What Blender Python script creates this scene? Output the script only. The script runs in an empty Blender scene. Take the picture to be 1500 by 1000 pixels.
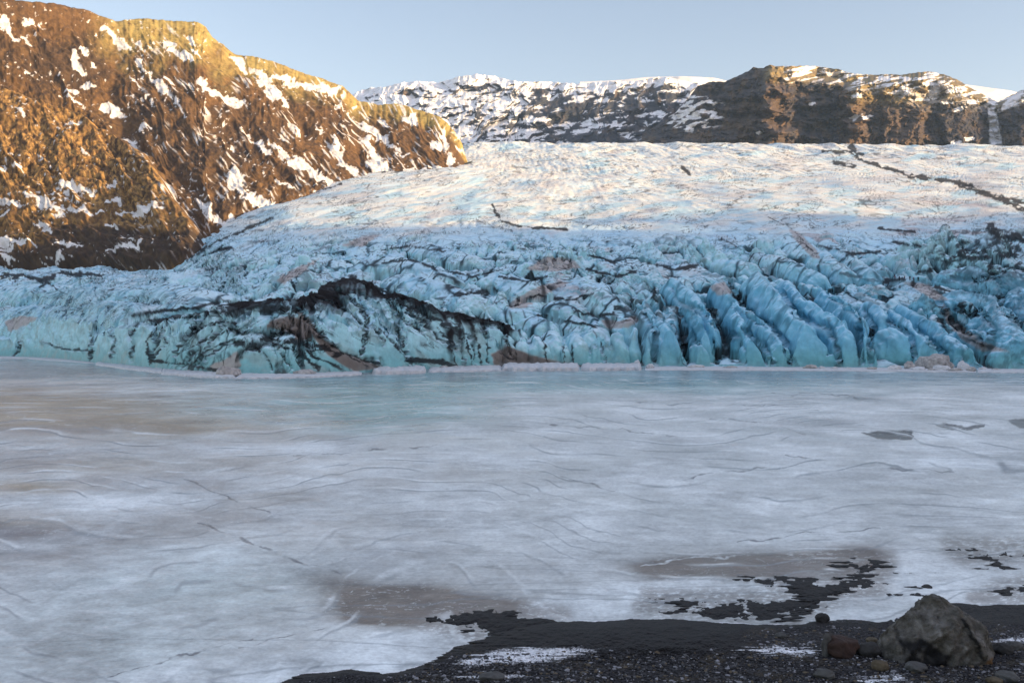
import bpy, bmesh, math, random, os
import numpy as np
from mathutils import Vector, Matrix

# ---------------------------------------------------------------- camera, sky, sun, exposure
RES = 1.0
F = 1500.0          # focal length in units of the picture's 1500 columns
CAMH = 7.0
scene = bpy.context.scene
C = scene.collection
cam_d = bpy.data.cameras.new("camera"); cam = bpy.data.objects.new("camera", cam_d); C.objects.link(cam)
cam.location = (0, 0, CAMH); cam.rotation_euler = (math.radians(90), 0, 0)
cam_d.sensor_width = 36; cam_d.lens = 36.0; cam_d.clip_start = 0.1; cam_d.clip_end = 60000
scene.camera = cam

SUN_EL = math.radians(9.5)
SUN_AZ = math.radians(107)      # clockwise from +Y (the view direction)
world = bpy.data.worlds.new("World"); scene.world = world; world.use_nodes = True
nt = world.node_tree
bg = nt.nodes["Background"]
sky = nt.nodes.new("ShaderNodeTexSky"); sky.sky_type = 'NISHITA'; sky.sun_disc = False
sky.sun_elevation = SUN_EL; sky.sun_rotation = SUN_AZ
sky.air_density = 1.0; sky.dust_density = 0.6; sky.ozone_density = 1.6
wb = nt.nodes.new("ShaderNodeVectorMath"); wb.operation = 'MULTIPLY'; wb.inputs[1].default_value = (1.26, .98, .90)   # the camera's daylight white balance
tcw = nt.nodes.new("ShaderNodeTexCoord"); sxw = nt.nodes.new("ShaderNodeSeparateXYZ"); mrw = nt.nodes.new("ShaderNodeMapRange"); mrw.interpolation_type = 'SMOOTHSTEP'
mrw.inputs["From Min"].default_value = .42; mrw.inputs["From Max"].default_value = .85; mrw.inputs["To Min"].default_value = 0; mrw.inputs["To Max"].default_value = 1.0   # sky brightened overhead, out of frame, added to lift the shaded lake
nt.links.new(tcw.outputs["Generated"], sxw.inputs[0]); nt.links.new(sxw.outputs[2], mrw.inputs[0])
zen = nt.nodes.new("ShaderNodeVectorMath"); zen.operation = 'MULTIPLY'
sky_boost = nt.nodes.new("ShaderNodeVectorMath"); sky_boost.operation = 'MULTIPLY_ADD'; sky_boost.inputs[1].default_value = (1.75, 1.30, .95); sky_boost.inputs[2].default_value = (1, 1, 1)
nt.links.new(mrw.outputs[0], sky_boost.inputs[0])
nt.links.new(sky.outputs[0], wb.inputs[0]); nt.links.new(wb.outputs[0], zen.inputs[0]); nt.links.new(sky_boost.outputs[0], zen.inputs[1]); nt.links.new(zen.outputs[0], bg.inputs[0]); bg.inputs[1].default_value = 0.15
sun_d = bpy.data.lights.new("sun", 'SUN'); sun_d.energy = 4.4; sun_d.angle = math.radians(1.5)
sun_d.color = (1.0, 0.72, 0.38)
sun = bpy.data.objects.new("sun", sun_d); C.objects.link(sun)
sdir = Vector((math.sin(SUN_AZ)*math.cos(SUN_EL), math.cos(SUN_AZ)*math.cos(SUN_EL), math.sin(SUN_EL)))
sun.rotation_euler = sdir.to_track_quat('Z', 'Y').to_euler()
sun.location = (300, -100, 200)
scene.view_settings.view_transform = 'Standard'; scene.view_settings.look = 'None'
scene.view_settings.gamma = 1.0; scene.view_settings.exposure = 1.15
scene.view_settings.use_curve_mapping = False

# ---------------------------------------------------------------- noise
_perm = {}
def _tab(seed):
    if seed not in _perm:
        r = np.random.RandomState(seed)
        p = r.permutation(1024); ang = r.rand(1024)*2*np.pi
        _perm[seed] = (p, np.cos(ang).astype(np.float32), np.sin(ang).astype(np.float32), r.rand(1024).astype(np.float32), r.rand(1024).astype(np.float32))
    return _perm[seed]
def gn(x, y, seed=0):
    p, gx, gy, _, _ = _tab(seed)
    xi = np.floor(x).astype(np.int64); yi = np.floor(y).astype(np.int64)
    fx = (x-xi).astype(np.float32); fy = (y-yi).astype(np.float32)
    u = fx*fx*fx*(fx*(fx*6-15)+10); v = fy*fy*fy*(fy*(fy*6-15)+10)
    def g(ix, iy, dx, dy):
        h = p[(p[ix & 1023]+iy) & 1023]
        return gx[h]*dx+gy[h]*dy
    a = g(xi, yi, fx, fy); b = g(xi+1, yi, fx-1, fy); c = g(xi, yi+1, fx, fy-1); d = g(xi+1, yi+1, fx-1, fy-1)
    return ((a+(b-a)*u)+((c+(d-c)*u)-(a+(b-a)*u))*v)*1.5
def fbm(x, y, o=4, seed=0, gain=.5, lac=2.03):
    s = 0; a = 1; t = 0
    for i in range(o):
        s = s+a*gn(x, y, seed+i*17); t += a; a *= gain; x = x*lac+11.3; y = y*lac-7.7
    return s/t*1.3
def ridged(x, y, o=4, seed=0, gain=.5, lac=2.07):
    s = 0; a = 1; t = 0
    for i in range(o):
        s = s+a*(1-np.abs(gn(x, y, seed+i*13))*1.6); t += a; a *= gain; x = x*lac+5.1; y = y*lac+3.9
    return s/t
def worley(x, y, seed=0, jit=.95):
    p, _, _, rx, ry = _tab(seed)
    xi = np.floor(x).astype(np.int64); yi = np.floor(y).astype(np.int64)
    f1 = np.full(x.shape, 9., np.float32); f2 = f1.copy(); idn = np.zeros(x.shape, np.float32)
    for dx in (-1, 0, 1):
        for dy in (-1, 0, 1):
            h = p[(p[(xi+dx) & 1023]+yi+dy) & 1023]
            cx = xi+dx+.5+(rx[h]-.5)*jit-x; cy = yi+dy+.5+(ry[h]-.5)*jit-y
            d = np.sqrt(cx*cx+cy*cy).astype(np.float32)
            near = d < f1
            f2 = np.where(near, f1, np.minimum(f2, d)); idn = np.where(near, rx[(h*7+3) & 1023], idn); f1 = np.where(near, d, f1)
    return f1, f2, idn
def sst(a, b, x):
    t = np.clip((x-a)/(b-a), 0, 1); return t*t*(3-2*t)
def mix(a, b, t):
    a = np.asarray(a, dtype=np.float32); b = np.asarray(b, dtype=np.float32)
    return a+(b-a)*t[..., None]
def pline(px, py, pts, rad, closed=False):
    """distance (clipped at rad) to a polyline, and position along it 0..n-1"""
    D = np.full(px.shape, float(rad), np.float32); T = np.zeros(px.shape, np.float32)
    pts = [tuple(q[:2]) for q in pts]
    if closed: pts = pts+[pts[0]]
    for i in range(len(pts)-1):
        (x0, y0), (x1, y1) = pts[i], pts[i+1]
        m = (px > min(x0, x1)-rad) & (px < max(x0, x1)+rad) & (py > min(y0, y1)-rad) & (py < max(y0, y1)+rad)
        if not m.any(): continue
        X = px[m]; Y = py[m]; dx = x1-x0; dy = y1-y0; L = dx*dx+dy*dy+1e-9
        t = np.clip(((X-x0)*dx+(Y-y0)*dy)/L, 0, 1)
        d = np.hypot(X-x0-t*dx, Y-y0-t*dy)
        cur = D[m]; b = d < cur
        cur[b] = d[b]; D[m] = cur
        ct = T[m]; ct[b] = i+t[b]; T[m] = ct
    return D, T
def inside(px, py, pts):
    xs = [q[0] for q in pts]; ys = [q[1] for q in pts]
    r = np.zeros(px.shape, bool)
    m = (px > min(xs)) & (px < max(xs)) & (py > min(ys)) & (py < max(ys))
    X = px[m]; Y = py[m]; c = np.zeros(X.shape, bool); n = len(pts)
    for i in range(n):
        x0, y0 = pts[i]; x1, y1 = pts[(i+1) % n]
        if y0 == y1: continue
        k = ((y0 > Y) != (y1 > Y)) & (X < (x1-x0)*(Y-y0)/(y1-y0)+x0)
        c ^= k
    r[m] = c
    return r
def sdf(px, py, pts, rad):
    d, _ = pline(px, py, pts, rad, True)
    return np.where(inside(px, py, pts), d, -d)
def polymask(px, py, polys, soft=2., rad=None):
    rad = rad or soft*3
    s = np.full(px.shape, -float(rad), np.float32)
    for q in polys: s = np.maximum(s, sdf(px, py, q, rad))
    return s
def blur0(a, k, axis):
    if k < 1: return a
    ker = np.hanning(2*k+3)[1:-1]; ker /= ker.sum()
    pad = [(0, 0)]*a.ndim; pad[axis] = (k, k)
    b = np.pad(a, pad, mode='edge')
    return np.apply_along_axis(lambda r: np.convolve(r, ker, 'valid'), axis, b)

# ---------------------------------------------------------------- object helpers
def tag(o, label=None, cat=None, group=None, kind=None):
    if label: o["label"] = label
    if cat: o["category"] = cat
    if group: o["group"] = group
    if kind: o["kind"] = kind
    return o
def grid_mesh(name, P, col, mat, rgh=None, flip=False):
    R, W = P.shape[:2]
    me = bpy.data.meshes.new(name)
    me.vertices.add(R*W); me.vertices.foreach_set("co", P.reshape(-1).astype(np.float32))
    i = np.arange((R-1)*(W-1)); r = i//(W-1); c = i % (W-1)
    a = r*W+c
    q = np.stack([a, a+1, a+W+1, a+W], 1)
    if flip: q = q[:, ::-1]
    n = len(q)
    me.loops.add(n*4); me.loops.foreach_set("vertex_index", q.reshape(-1).astype(np.int32))
    me.polygons.add(n); me.polygons.foreach_set("loop_start", (np.arange(n)*4).astype(np.int32))
    me.polygons.foreach_set("loop_total", np.full(n, 4, np.int32)) 
    me.polygons.foreach_set("use_smooth", np.ones(n, bool))
    me.update(calc_edges=True)
    at = me.color_attributes.new("Col", 'FLOAT_COLOR', 'POINT')
    rg = np.full((R, W), .6, np.float32) if rgh is None else rgh
    cc = np.concatenate([np.clip(col, 0.004, .95), rg[..., None]], 2).astype(np.float32)
    at.data.foreach_set("color", cc.reshape(-1))
    me.materials.append(mat)
    o = bpy.data.objects.new(name, me); C.objects.link(o)
    return o
def normals(P):
    du = np.gradient(P, axis=1); dv = np.gradient(P, axis=0)
    n = np.cross(du, dv); n /= np.linalg.norm(n, axis=2, keepdims=True)+1e-9
    return n
def nmat(name, spec=.3, cscale=1., camp=.2, bscale=3., bstr=.3, bdist=.1, color=None, rough=None, stretch=(1, 1, 1), detail=8):
    m = bpy.data.materials.new(name); m.use_nodes = True
    t = m.node_tree; L = t.links; b = t.nodes["Principled BSDF"]
    b.inputs["Specular IOR Level"].default_value = spec
    tc = t.nodes.new("ShaderNodeTexCoord"); mp = t.nodes.new("ShaderNodeMapping"); mp.inputs["Scale"].default_value = stretch
    L.new(tc.outputs["Object"], mp.inputs[0])
    n1 = t.nodes.new("ShaderNodeTexNoise"); n1.inputs["Scale"].default_value = cscale; n1.inputs["Detail"].default_value = detail; n1.inputs["Roughness"].default_value = .65
    L.new(mp.outputs[0], n1.inputs["Vector"])
    mr = t.nodes.new("ShaderNodeMapRange"); mr.inputs["From Min"].default_value = .3; mr.inputs["From Max"].default_value = .7
    mr.inputs["To Min"].default_value = 1-camp; mr.inputs["To Max"].default_value = 1+camp
    L.new(n1.outputs[0], mr.inputs[0])
    mx = t.nodes.new("ShaderNodeVectorMath"); mx.operation = 'MULTIPLY'
    if color is None:
        at = t.nodes.new("ShaderNodeAttribute"); at.attribute_name = "Col"
        L.new(at.outputs["Color"], mx.inputs[0])
        if rough is None: L.new(at.outputs["Alpha"], b.inputs["Roughness"])
    else:
        mx.inputs[0].default_value = color
    if rough is not None: b.inputs["Roughness"].default_value = rough
    cb = t.nodes.new("ShaderNodeCombineXYZ")
    for i in range(3): L.new(mr.outputs[0], cb.inputs[i])
    L.new(cb.outputs[0], mx.inputs[1]); L.new(mx.outputs[0], b.inputs["Base Color"])
    n2 = t.nodes.new("ShaderNodeTexNoise"); n2.inputs["Scale"].default_value = bscale; n2.inputs["Detail"].default_value = detail; n2.inputs["Roughness"].default_value = .6
    L.new(mp.outputs[0], n2.inputs["Vector"])
    bp = t.nodes.new("ShaderNodeBump"); bp.inputs["Strength"].default_value = bstr; bp.inputs["Distance"].default_value = bdist
    L.new(n2.outputs[0], bp.inputs["Height"]); L.new(bp.outputs[0], b.inputs["Normal"])
    return m

# ---------------------------------------------------------------- glacier base surface
# per anchor column: (picture row, depth) from waterline to far horizon
LV = {
 -200: [(521,520),(512,528),(496,545),(474,565),(450,580),(425,630),(400,700),(388,760),(362,950),(325,1500),(300,2000),(295,2600)],
 0:   [(522,477),(512,486),(496,500),(474,515),(450,532),(425,578),(403,640),(390,700),(362,900),(325,1400),(300,1900),(295,2600)],
 70:  [(524,437),(513,446),(496,458),(474,474),(450,494),(425,545),(403,620),(392,690),(362,870),(325,1350),(300,1900),(295,2600)],
 140: [(532,328),(518,337),(500,350),(478,366),(450,392),(425,455),(405,560),(395,660),(360,850),(320,1300),(295,1900),(292,2600)],
 240: [(543,244),(522,247),(500,253),(478,268),(455,300),(430,365),(412,470),(400,600),(358,750),(320,1100),(290,1800),(288,2600)],
 330: [(549,214),(535,219),(515,230),(490,247),(462,275),(432,330),(400,430),(365,540),(330,680),(290,1000),(270,1700),(268,2600)],
 420: [(550,210),(538,216),(520,230),(498,250),(470,280),(440,322),(395,410),(350,520),(305,680),(265,1000),(250,1700),(248,2600)],
 520: [(546,228),(536,234),(520,246),(500,262),(475,288),(445,330),(395,415),(350,510),(300,660),(255,980),(235,1700),(234,2600)],
 620: [(541,256),(530,261),(515,270),(498,283),(475,303),(445,336),(395,412),(350,500),(300,650),(248,1030),(220,1700),(222,2600)],
 720: [(537,284),(526,288),(510,295),(489,307),(462,324),(430,350),(395,405),(350,495),(300,655),(243,1100),(209,1700),(214,2600)],
 880: [(537,284),(527,289),(511,297),(491,309),(463,325),(430,347),(395,400),(350,490),(300,655),(245,1100),(210,1700),(215,2600)],
 960: [(538,276),(528,281),(512,288),(492,299),(465,319),(432,346),(395,398),(350,486),(300,655),(247,1100),(211,1700),(216,2600)],
 1200:[(539,269),(530,275),(515,284),(495,295),(467,315),(433,342),(395,394),(350,480),(300,655),(249,1100),(213,1700),(218,2600)],
 1420:[(541,256),(532,264),(518,276),(498,290),(468,312),(433,342),(392,392),(348,478),(300,655),(250,1100),(214,1700),(219,2600)],
 1500:[(542,250),(532,259),(518,272),(498,288),(468,312),(433,342),(392,392),(348,478),(300,655),(250,1100),(215,1700),(220,2600)],
 1720:[(543,244),(532,255),(516,270),(495,290),(462,318),(430,350),(390,400),(345,485),(298,660),(250,1100),(216,1700),(221,2600)],
}
KU = np.array(sorted(LV)); KP = np.array([[a[0] for a in LV[k]] for k in KU], float); KY = np.log(np.array([[a[1] for a in LV[k]] for k in KU], float))
def levels(u):
    u = np.atleast_1d(u)
    P = np.stack([np.interp(u, KU, KP[:, i]) for i in range(12)], 1)
    Y = np.exp(np.stack([np.interp(u, KU, KY[:, i]) for i in range(12)], 1))
    return P, Y
def smooth_levels(us):
    P, Y = levels(us)
    P = blur0(P, 12, 0); Y = np.exp(blur0(np.log(Y), 12, 0))
    return P, Y, CAMH+(500-P)/F*Y
def zb_curve(P, Y, yq):
    """height of the base surface at depths yq for one column (rows rise linearly in picture height against log depth)"""
    py = np.interp(np.log(yq), np.log(Y), P)
    z = CAMH+(500-py)/F*yq
    return np.where(yq < Y[0], -(Y[0]-yq)*1.2, z), py
us_c = np.arange(-200, 1721, 4.0)
PC, YC, ZC = smooth_levels(us_c)
def zb_at(u, yq):
    i = int(round((u+200)/4)); i = max(0, min(len(us_c)-1, i))
    return zb_curve(PC[i], YC[i], np.atleast_1d(np.asarray(yq, float)))
def crest_point(px, py, A, hint=None):
    """world point on screen ray (px,py) lying A metres above the glacier's base"""
    ys = np.exp(np.linspace(math.log(200), math.log(1700), 3000))
    z, _ = zb_at(px, ys)
    ray = CAMH+(500-py)/F*ys
    diff = z+A-ray
    i0 = np.argmax(z > -0.2)
    k = np.where(diff[i0:-1]*diff[i0+1:] <= 0)[0]
    i = i0+(k[0] if len(k) else np.argmin(np.abs(diff[i0:])))
    if hint: i = np.argmin(np.abs(ys-hint))
    Y = ys[i]
    return ((px-750)/F*Y, Y, CAMH+(500-py)/F*Y)

# crest lines in picture coordinates: (px, py, metres above base, half width in metres)
FINS = [
 [(-90,492,4,12),(-20,488,4.5,13),(24,489,4,10)],[(46,500,3.5,7),(62,488,5,9),(84,481,6,10),(118,484,5.5,9),(130,490,4.5,7)],
 [(60,470,6,12),(85,462,7,12),(150,462,6,10)],[(144,492,4,6),(165,480,5.5,8),(205,474,6,8),(228,476,5.5,7)],[(232,486,6,5),(250,478,6,6)],
 [(0,452,4,16),(60,446,5,16),(110,450,4,12)],[(120,446,3,10),(160,440,4,12),(210,446,4,10)],[(90,425,3,14),(150,420,4,14)],[(200,418,3,12),(260,416,3,12),(300,425,3,10)],
 [(20,420,3,14),(60,416,4,14)],[(255,440,3,8),(290,436,4,8)],
 [(938,436,5,3.5),(950,455,6,3.5),(960,478,7,3.2)],
 [(962,462,7,4.5),(978,478,8.5,5),(988,492,8.5,4.8)],
 [(985,408,5,5),(1010,424,6.5,5),(1030,445,7,4),(1046,470,7,3)],
 [(1008,448,5,3),(1022,462,7,3.4),(1032,485,7.5,3)],
 [(1020,498,5,2.8),(1030,506,5,2.8)],
 [(1048,412,6,4.5),(1072,432,7,4.5),(1098,455,7,4),(1124,470,7,4)],
 [(1064,432,5,3),(1078,455,6.5,3.4),(1084,478,6,3)],
 [(1090,488,6,3.2),(1108,502,6,3.5),(1124,516,5,3.5)],
 [(1128,478,6,3.3),(1142,496,6.5,3.2),(1156,512,6,2.6)],
 [(1106,397,6,6),(1128,420,9,7),(1160,452,10,7),(1192,480,10.5,6.5),(1210,498,9.5,5.5)],
 [(1150,410,5,5),(1180,440,8,5.5),(1212,456,9.5,5),(1232,468,9.5,4.5),(1246,490,9,4)],
 [(1206,420,4,4),(1228,436,7,4.2),(1250,450,8.5,3.6),(1266,470,9,3),(1272,488,8.5,2.6)],
 [(1284,484,7.5,4),(1304,478,8.5,5.5),(1322,484,8,5)],
 [(1268,440,4,4),(1288,450,6,4),(1296,462,6.5,4)],
 [(1306,452,5,4),(1328,468,7,4.6),(1350,488,7.5,4.5),(1366,508,6.5,4)],
 [(1316,446,4,3.6),(1350,462,5.5,3.6),(1384,484,6.5,3.6),(1404,504,5,3.2),(1428,518,3.5,2.6)],
 [(1110,368,3,6),(1150,378,4,6),(1200,400,5,5)],
 [(1060,378,3,7),(1100,384,4,6)],
 [(880,420,4,5),(905,440,4.5,5),(925,462,4,4)],
 [(1150,345,3,8),(1200,365,5,7),(1240,392,5,6)],
 [(1210,352,3,7),(1240,368,5,6),(1275,395,4.5,6)],
 # upright teeth along the middle waterline
 [(928,478,8,2.3),(929,490,7,2.4)],[(948,486,8,2),(951,492,7.5,1.9)],[(905,486,7.5,2.8),(908,494,7,3)],
 [(870,474,3.5,5),(874,484,5,5)],[(838,484,4,3.6),(846,494,6,3.8),(852,500,6,3.4)],[(806,482,3.5,4.5),(812,494,5.5,4.6)],[(784,490,4,3.6),(790,498,5.5,3.4)],
 [(880,490,5,2.6),(890,500,5.5,2.6)],[(868,498,5,2.4),(872,505,5,2.2)],[(826,500,5,2.2),(830,507,4.5,2)],[(760,482,3.5,4),(764,494,5.5,4)],[(738,478,3.5,3.6),(746,492,5.5,3.4)],
 [(912,464,4,3.4),(918,474,5,3)],[(890,462,3.5,3),(880,470,4,3)],[(780,462,2.5,5),(800,468,3,5)],[(840,462,2.5,4),(850,470,3,4)],[(750,450,2.5,5),(775,452,2.5,5)],[(815,440,2.5,5),(835,446,3,5)],
 # rough seracs at the right
 [(1392,395,5,7),(1425,388,8,8),(1452,402,6,7)],[(1384,430,4,6),(1410,424,7,7),(1450,432,6,6)],
 [(1460,440,7,6),(1474,468,9,6),(1490,500,7,5)],[(1395,486,3,3),(1420,480,5,4),(1450,486,6,4)],
 [(1468,400,6,7),(1510,395,8,8)],[(1490,420,5,6),(1530,440,8,8)],[(1440,350,6,9),(1458,334,9,6)],[(1400,372,4,6),(1415,366,7,5)],
 [(1490,528,3,3),(1530,526,4,4)],[(1440,455,5,5),(1462,462,6,4)],
 # blocks behind the left lagoon
 [(60,482,5,12),(100,480,5,10)],[(-40,490,4,12),(30,492,4,12)],
 # mounds in the mid ice
 [(545,378,5,10),(585,376,6,10),(620,386,6,9),(650,400,4,8)],[(590,400,3,9),(640,412,5,9),(690,430,4,8)],
 [(610,352,2,9),(650,362,4,9),(690,375,3,8)],[(730,400,3,8),(780,410,4,7)],
]
TENTS = [  # sharp crested ridges: (px,py,A,front half width, back half width)
 [(225,474,3,5,10),(270,466,5,8,10),(310,456,8,12,12),(345,444,11,22,14),(385,438,12,24,15),(430,441,12,24,15),
  (462,424,14,24,15),(495,410,15,24,16),(520,404,15.5,24,16),(545,413,15,24,15),(562,426,14,22,14),(590,430,14,22,14),
  (615,442,13,20,12),(640,453,12,18,12),(690,462,10,10,12),(725,469,8,6,10),(745,480,7,7,9)],
 [(245,500,3,6,5),(285,482,6,10,7),(330,476,7.5,12,8),(372,462,9,12,8),(405,464,8.5,12,8),(430,457,10,12,8),
  (450,466,10,11,7),(475,490,8,9,5),(510,515,5,7,4),(560,537,2,4,3)],
 [(300,530,2,4,4),(325,512,4,6,4),(352,501,5.5,7,5),(400,503,5,7,5),(440,508,4.5,7,5),(462,525,3,5,4),(478,543,1,3,3)],
]
def world_line(L): return [crest_point(q[0], q[1], q[2]) for q in L]

def glacier_height(u, Y):
    """u: (W,) picture columns, Y: (R,W) depths -> z, base py, features"""
    R, W = Y.shape
    P, YL, _ = PLV = smooth_levels_at(u)
    zb = np.empty((R, W)); pb = np.empty((R, W))
    for j in range(W):
        zb[:, j], pb[:, j] = zb_curve(P[j], YL[j], Y[:, j])
    U = np.broadcast_to(u[None, :], (R, W)); X = (U-750)/F*Y
    water = YL[:, 0][None, :]
    inl = Y-water                                        # metres behind the waterline
    wx = X+1.6*fbm(X/9, Y/9, 3, 5)+.5*gn(X/2.2, Y/2.2, 6); wy = Y+1.6*fbm(X/9+40, Y/9, 3, 7)+.5*gn(X/2.2+9, Y/2.2, 8)
    # fins
    zf = np.full((R, W), -99.); body = np.zeros((R, W)); moat = np.zeros((R, W))
    for L in FINS:
        W3 = world_line(L); pts = [(a[0], a[1]) for a in W3]
        if len(pts) == 1: pts.append((pts[0][0]+.1, pts[0][1]+.1)); W3 = W3*2; L = L*2
        wmax = max(q[3] for q in L)
        D, T = pline(wx, wy, pts, wmax*1.9)
        moat = np.maximum(moat, 1-sst(.9, 1.8, D/wmax))
        n = np.arange(len(L)); zt = np.interp(T, n, [a[2] for a in W3]); wi = np.interp(T, n, [q[3] for q in L])
        wi = wi*(1-.2*sst(925, 960, U)*(1-sst(1360, 1400, U))); q = np.clip(D/wi, 0, 1); prof = .62*np.clip(1-q**2, 0, 1)**.7+.38*(1-q)**.85
        z = zb-1.0+(zt-zb+1.0)*prof
        hit = (D < wmax) & (prof > 0)
        zf = np.where(hit, np.maximum(zf, z), zf); body = np.where(hit, np.maximum(body, prof), body)
    zt_ = np.full((R, W), -99.); tent = np.zeros((R, W)); tid = np.zeros((R, W))
    for k, L in enumerate(TENTS):
        W3 = world_line(L); pts = [(a[0], a[1]) for a in W3]
        wmax = max(max(q[3], q[4]) for q in L)
        D, T = pline(wx, wy, pts, wmax*1.05)
        n = np.arange(len(L)); zt = np.interp(T, n, [a[2] for a in W3])
        cy = np.interp(X, [p[0] for p in pts], [p[1] for p in pts])
        front = Y < cy
        wi = np.where(front, np.interp(T, n, [q[3] for q in L]), np.interp(T, n, [q[4] for q in L]))
        q = np.clip(D/wi, 0, 1); prof = np.where(front, (1-q)*.55+.45*(1-q**2.5), (1-q)**1.1)
        z = zb+(zt-zb)*prof
        hit = (D < wmax) & (q < 1)
        up = hit & (z > zt_)
        zt_ = np.where(up, z, zt_); tent = np.where(up, prof, tent); tid = np.where(up, (k+1)*np.where(front, 1, -1), tid)
    z = zb.copy()
    # flow coordinates: streaks fan out from a point up valley
    FA = (X-62)/np.maximum(.35, (1300-Y)/800.); FR = Y
    rough = sst(330, 375, pb)*sst(0, 14, inl)             # broken lower tongue
    right = sst(1300, 1400, U)*sst(325, 350, pb)
    leftc = 1-sst(230, 330, U)
    ax = FA+3*fbm(X/26, Y/26, 3, 21); ay = FR+5*fbm(X/26+7, Y/26, 3, 22)
    f1, f2, idc = worley(ax/8.5, ay/15., 31)
    cr1 = f2-f1
    g1, g2, idd = worley(ax/3.6+5*0, ay/6.5, 33)
    cr2 = g2-g1
    dome = sst(-.05, .42, cr1)+.25*cr1; dome2 = sst(-.02, .35, cr2)
    lowf = np.clip(.55+1.1*fbm(X/38, Y/46, 3, 35), .12, 1.5)
    amp = lowf*(rough*(2.6+3.0*right)*(1-.8*leftc)+.35*sst(300, 345, pb))
    z += amp*1.3*(fbm(ax/7+idc*7, ay/16, 2, 36))+rough*(1-leftc*.85)*1.5*(ridged(FA/10+.7*fbm(X/20, Y/20, 2, 38), Y/40, 3, 37)-.6)
    z += leftc*rough*2.2*fbm(X/11, Y/16, 3, 39)
    z -= 2.6*moat*sst(3, 14, inl)
    z += amp*(dome-.6)+amp*.9*(idc-.5)+amp*.42*(dome2-.5)+amp*.35*(idd-.5)
    # upper icefield: long streaks, low pressure ridges
    upm = (1-sst(300, 370, pb))
    st = ridged(FA/15+.8*fbm(X/60, Y/60, 3, 44), FR/70+.6*fbm(X/40, Y/70, 2, 45), 4, 41)
    tr = ridged(FA/42+.9*fbm(X/50, Y/50, 3, 46), FR/22+.8*fbm(X/45, Y/60, 3, 47), 4, 48)
    sc = 1.0
    z += upm*sc*((st-.55)*.35+(tr-.55)*.30+5.0*fbm(X/120, Y/210, 3, 49)+5*fbm(X/45, Y/120, 3, 50)*sst(1200, 1650, Y)+.55*fbm(FA/16, Y/60, 3, 40))
    z += .42*rough*fbm(X/3, Y/3, 3, 51)+.16*fbm(X/1.1, Y/1.4, 2, 52)*sst(-1, 6, inl)*(1-.8*upm)
    z += 2.2*(1-upm)*fbm(X/34, Y/34, 2, 53)*sst(8, 30, inl)
    edge = sst(0, 5, inl)
    z = np.where(inl > 0, zb+(z-zb)*edge, zb)
    base_only = z.copy()
    det = (1+1.6*sst(1365, 1400, U))*.26*fbm(X/3.4, Y/6, 3, 61)+.16*(dome2-.5)+.7*fbm(X/11, Y/9, 2, 64)+.38*(ridged(X/3.1+.6*gn(X/5, Y/5, 65), Y/6.5+X/14, 3, 66)-.62)
    z = np.where(zf > -50, np.maximum(z-1.4*sst(.0, .5, 1-body)*0, zf+det*body), z)
    sgn = sst(395, 470, U)*2-1; zq = np.clip(zt_, 0, 40)
    fold = ridged((X+sgn*1.15*zq)/6.2+.7*fbm(X/9, zq/6, 3, 63), (zq-.4*sgn*X)/26., 4, 62)
    z = np.where(zt_ > -50, np.maximum(z, zt_+(fold-.62)*5.2*sst(0, .25, tent)*(1-sst(.8, 1, tent)*.7)+det*.6), z)
    tentwin = (zt_ > -50) & (z > base_only+.3) & (zt_ > zf)
    z = np.where(inl < 0, np.minimum(z, zb), z)
    inl2 = inl-np.clip(2.2+2.6*fbm(X/7, X*0+2, 3, 71), 0, 5)*sst(900, 960, U)-.5*np.clip(gn(X/3, X*0+5, 72), 0, 1)
    z = np.where((inl >= 0) & (inl2 < 3), np.minimum(z, np.maximum(-.3+.25*inl, inl2*5)), z)
    lim = np.maximum(-.3+.25*inl, 11*(1-np.exp(-np.maximum(inl2, 0)/2.6))+.9*inl2)
    z = np.where((inl >= 0) & (inl < 18), np.minimum(z, lim), z)
    return dict(z=z, zb=zb, pb=pb, X=X, U=U, inl=inl, cr1=cr1, cr2=cr2, idc=idc, idd=idd, body=body, tent=tent, tid=tid,
                tentwin=tentwin, moat=moat, st=st, tr=tr, upm=upm, rough=rough, right=right, fold=fold, FA=FA)
_sl = {}
def smooth_levels_at(u):
    P = np.stack([np.interp(u, us_c, PC[:, i]) for i in range(12)], 1)
    Y = np.exp(np.stack([np.interp(u, us_c, np.log(YC[:, i])) for i in range(12)], 1))
    return P, Y, None

# pass 1: find where rows are needed
ucs = np.linspace(-120, 1640, 260)
_, Yl, _ = smooth_levels_at(ucs)
tt = np.linspace(0, 1, 1500)[:, None]
y0 = Yl[:, 0][None, :]-2.0; yF = Yl[:, 11][None, :]
tw = np.where(tt < .5, tt/.5*.0, 0)
Yc = y0+(120*(tt/.6)*(tt < .6)+(tt >= .6)*120)+(tt > .6)*((yF-y0-120)*((tt-.6)/.4)**2)
g = glacier_height(ucs, Yc)
S = 500-(g['z']-CAMH)/Yc*F
dS = np.abs(np.diff(S, axis=0)); dens = np.minimum(dS, 12)+.05+np.diff(Yc, axis=0)*1.3*(Yc[1:] < y0+130)+np.diff(Yc, axis=0)*.06
dens = blur0(dens, 5, 1)
cum = np.concatenate([np.zeros((1, len(ucs))), np.cumsum(dens, 0)], 0); cum /= cum[-1]
NR = int(1000*RES); NW = int(1600*RES)
rows = np.linspace(0, 1, NR)
Yg = np.stack([np.interp(rows, cum[:, j], Yc[:, j]) for j in range(len(ucs))], 1)
U = np.linspace(-120, 1640, NW)
Yfull = np.empty((NR, NW))
rel = np.log(Yg/(Yl[:, 0][None, :]))
for r in range(NR): Yfull[r] = np.exp(np.interp(U, ucs, rel[r]))
_, Yl2, _ = smooth_levels_at(U)
Yfull *= Yl2[:, 0][None, :]
G = glacier_height(U, Yfull)
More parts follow.
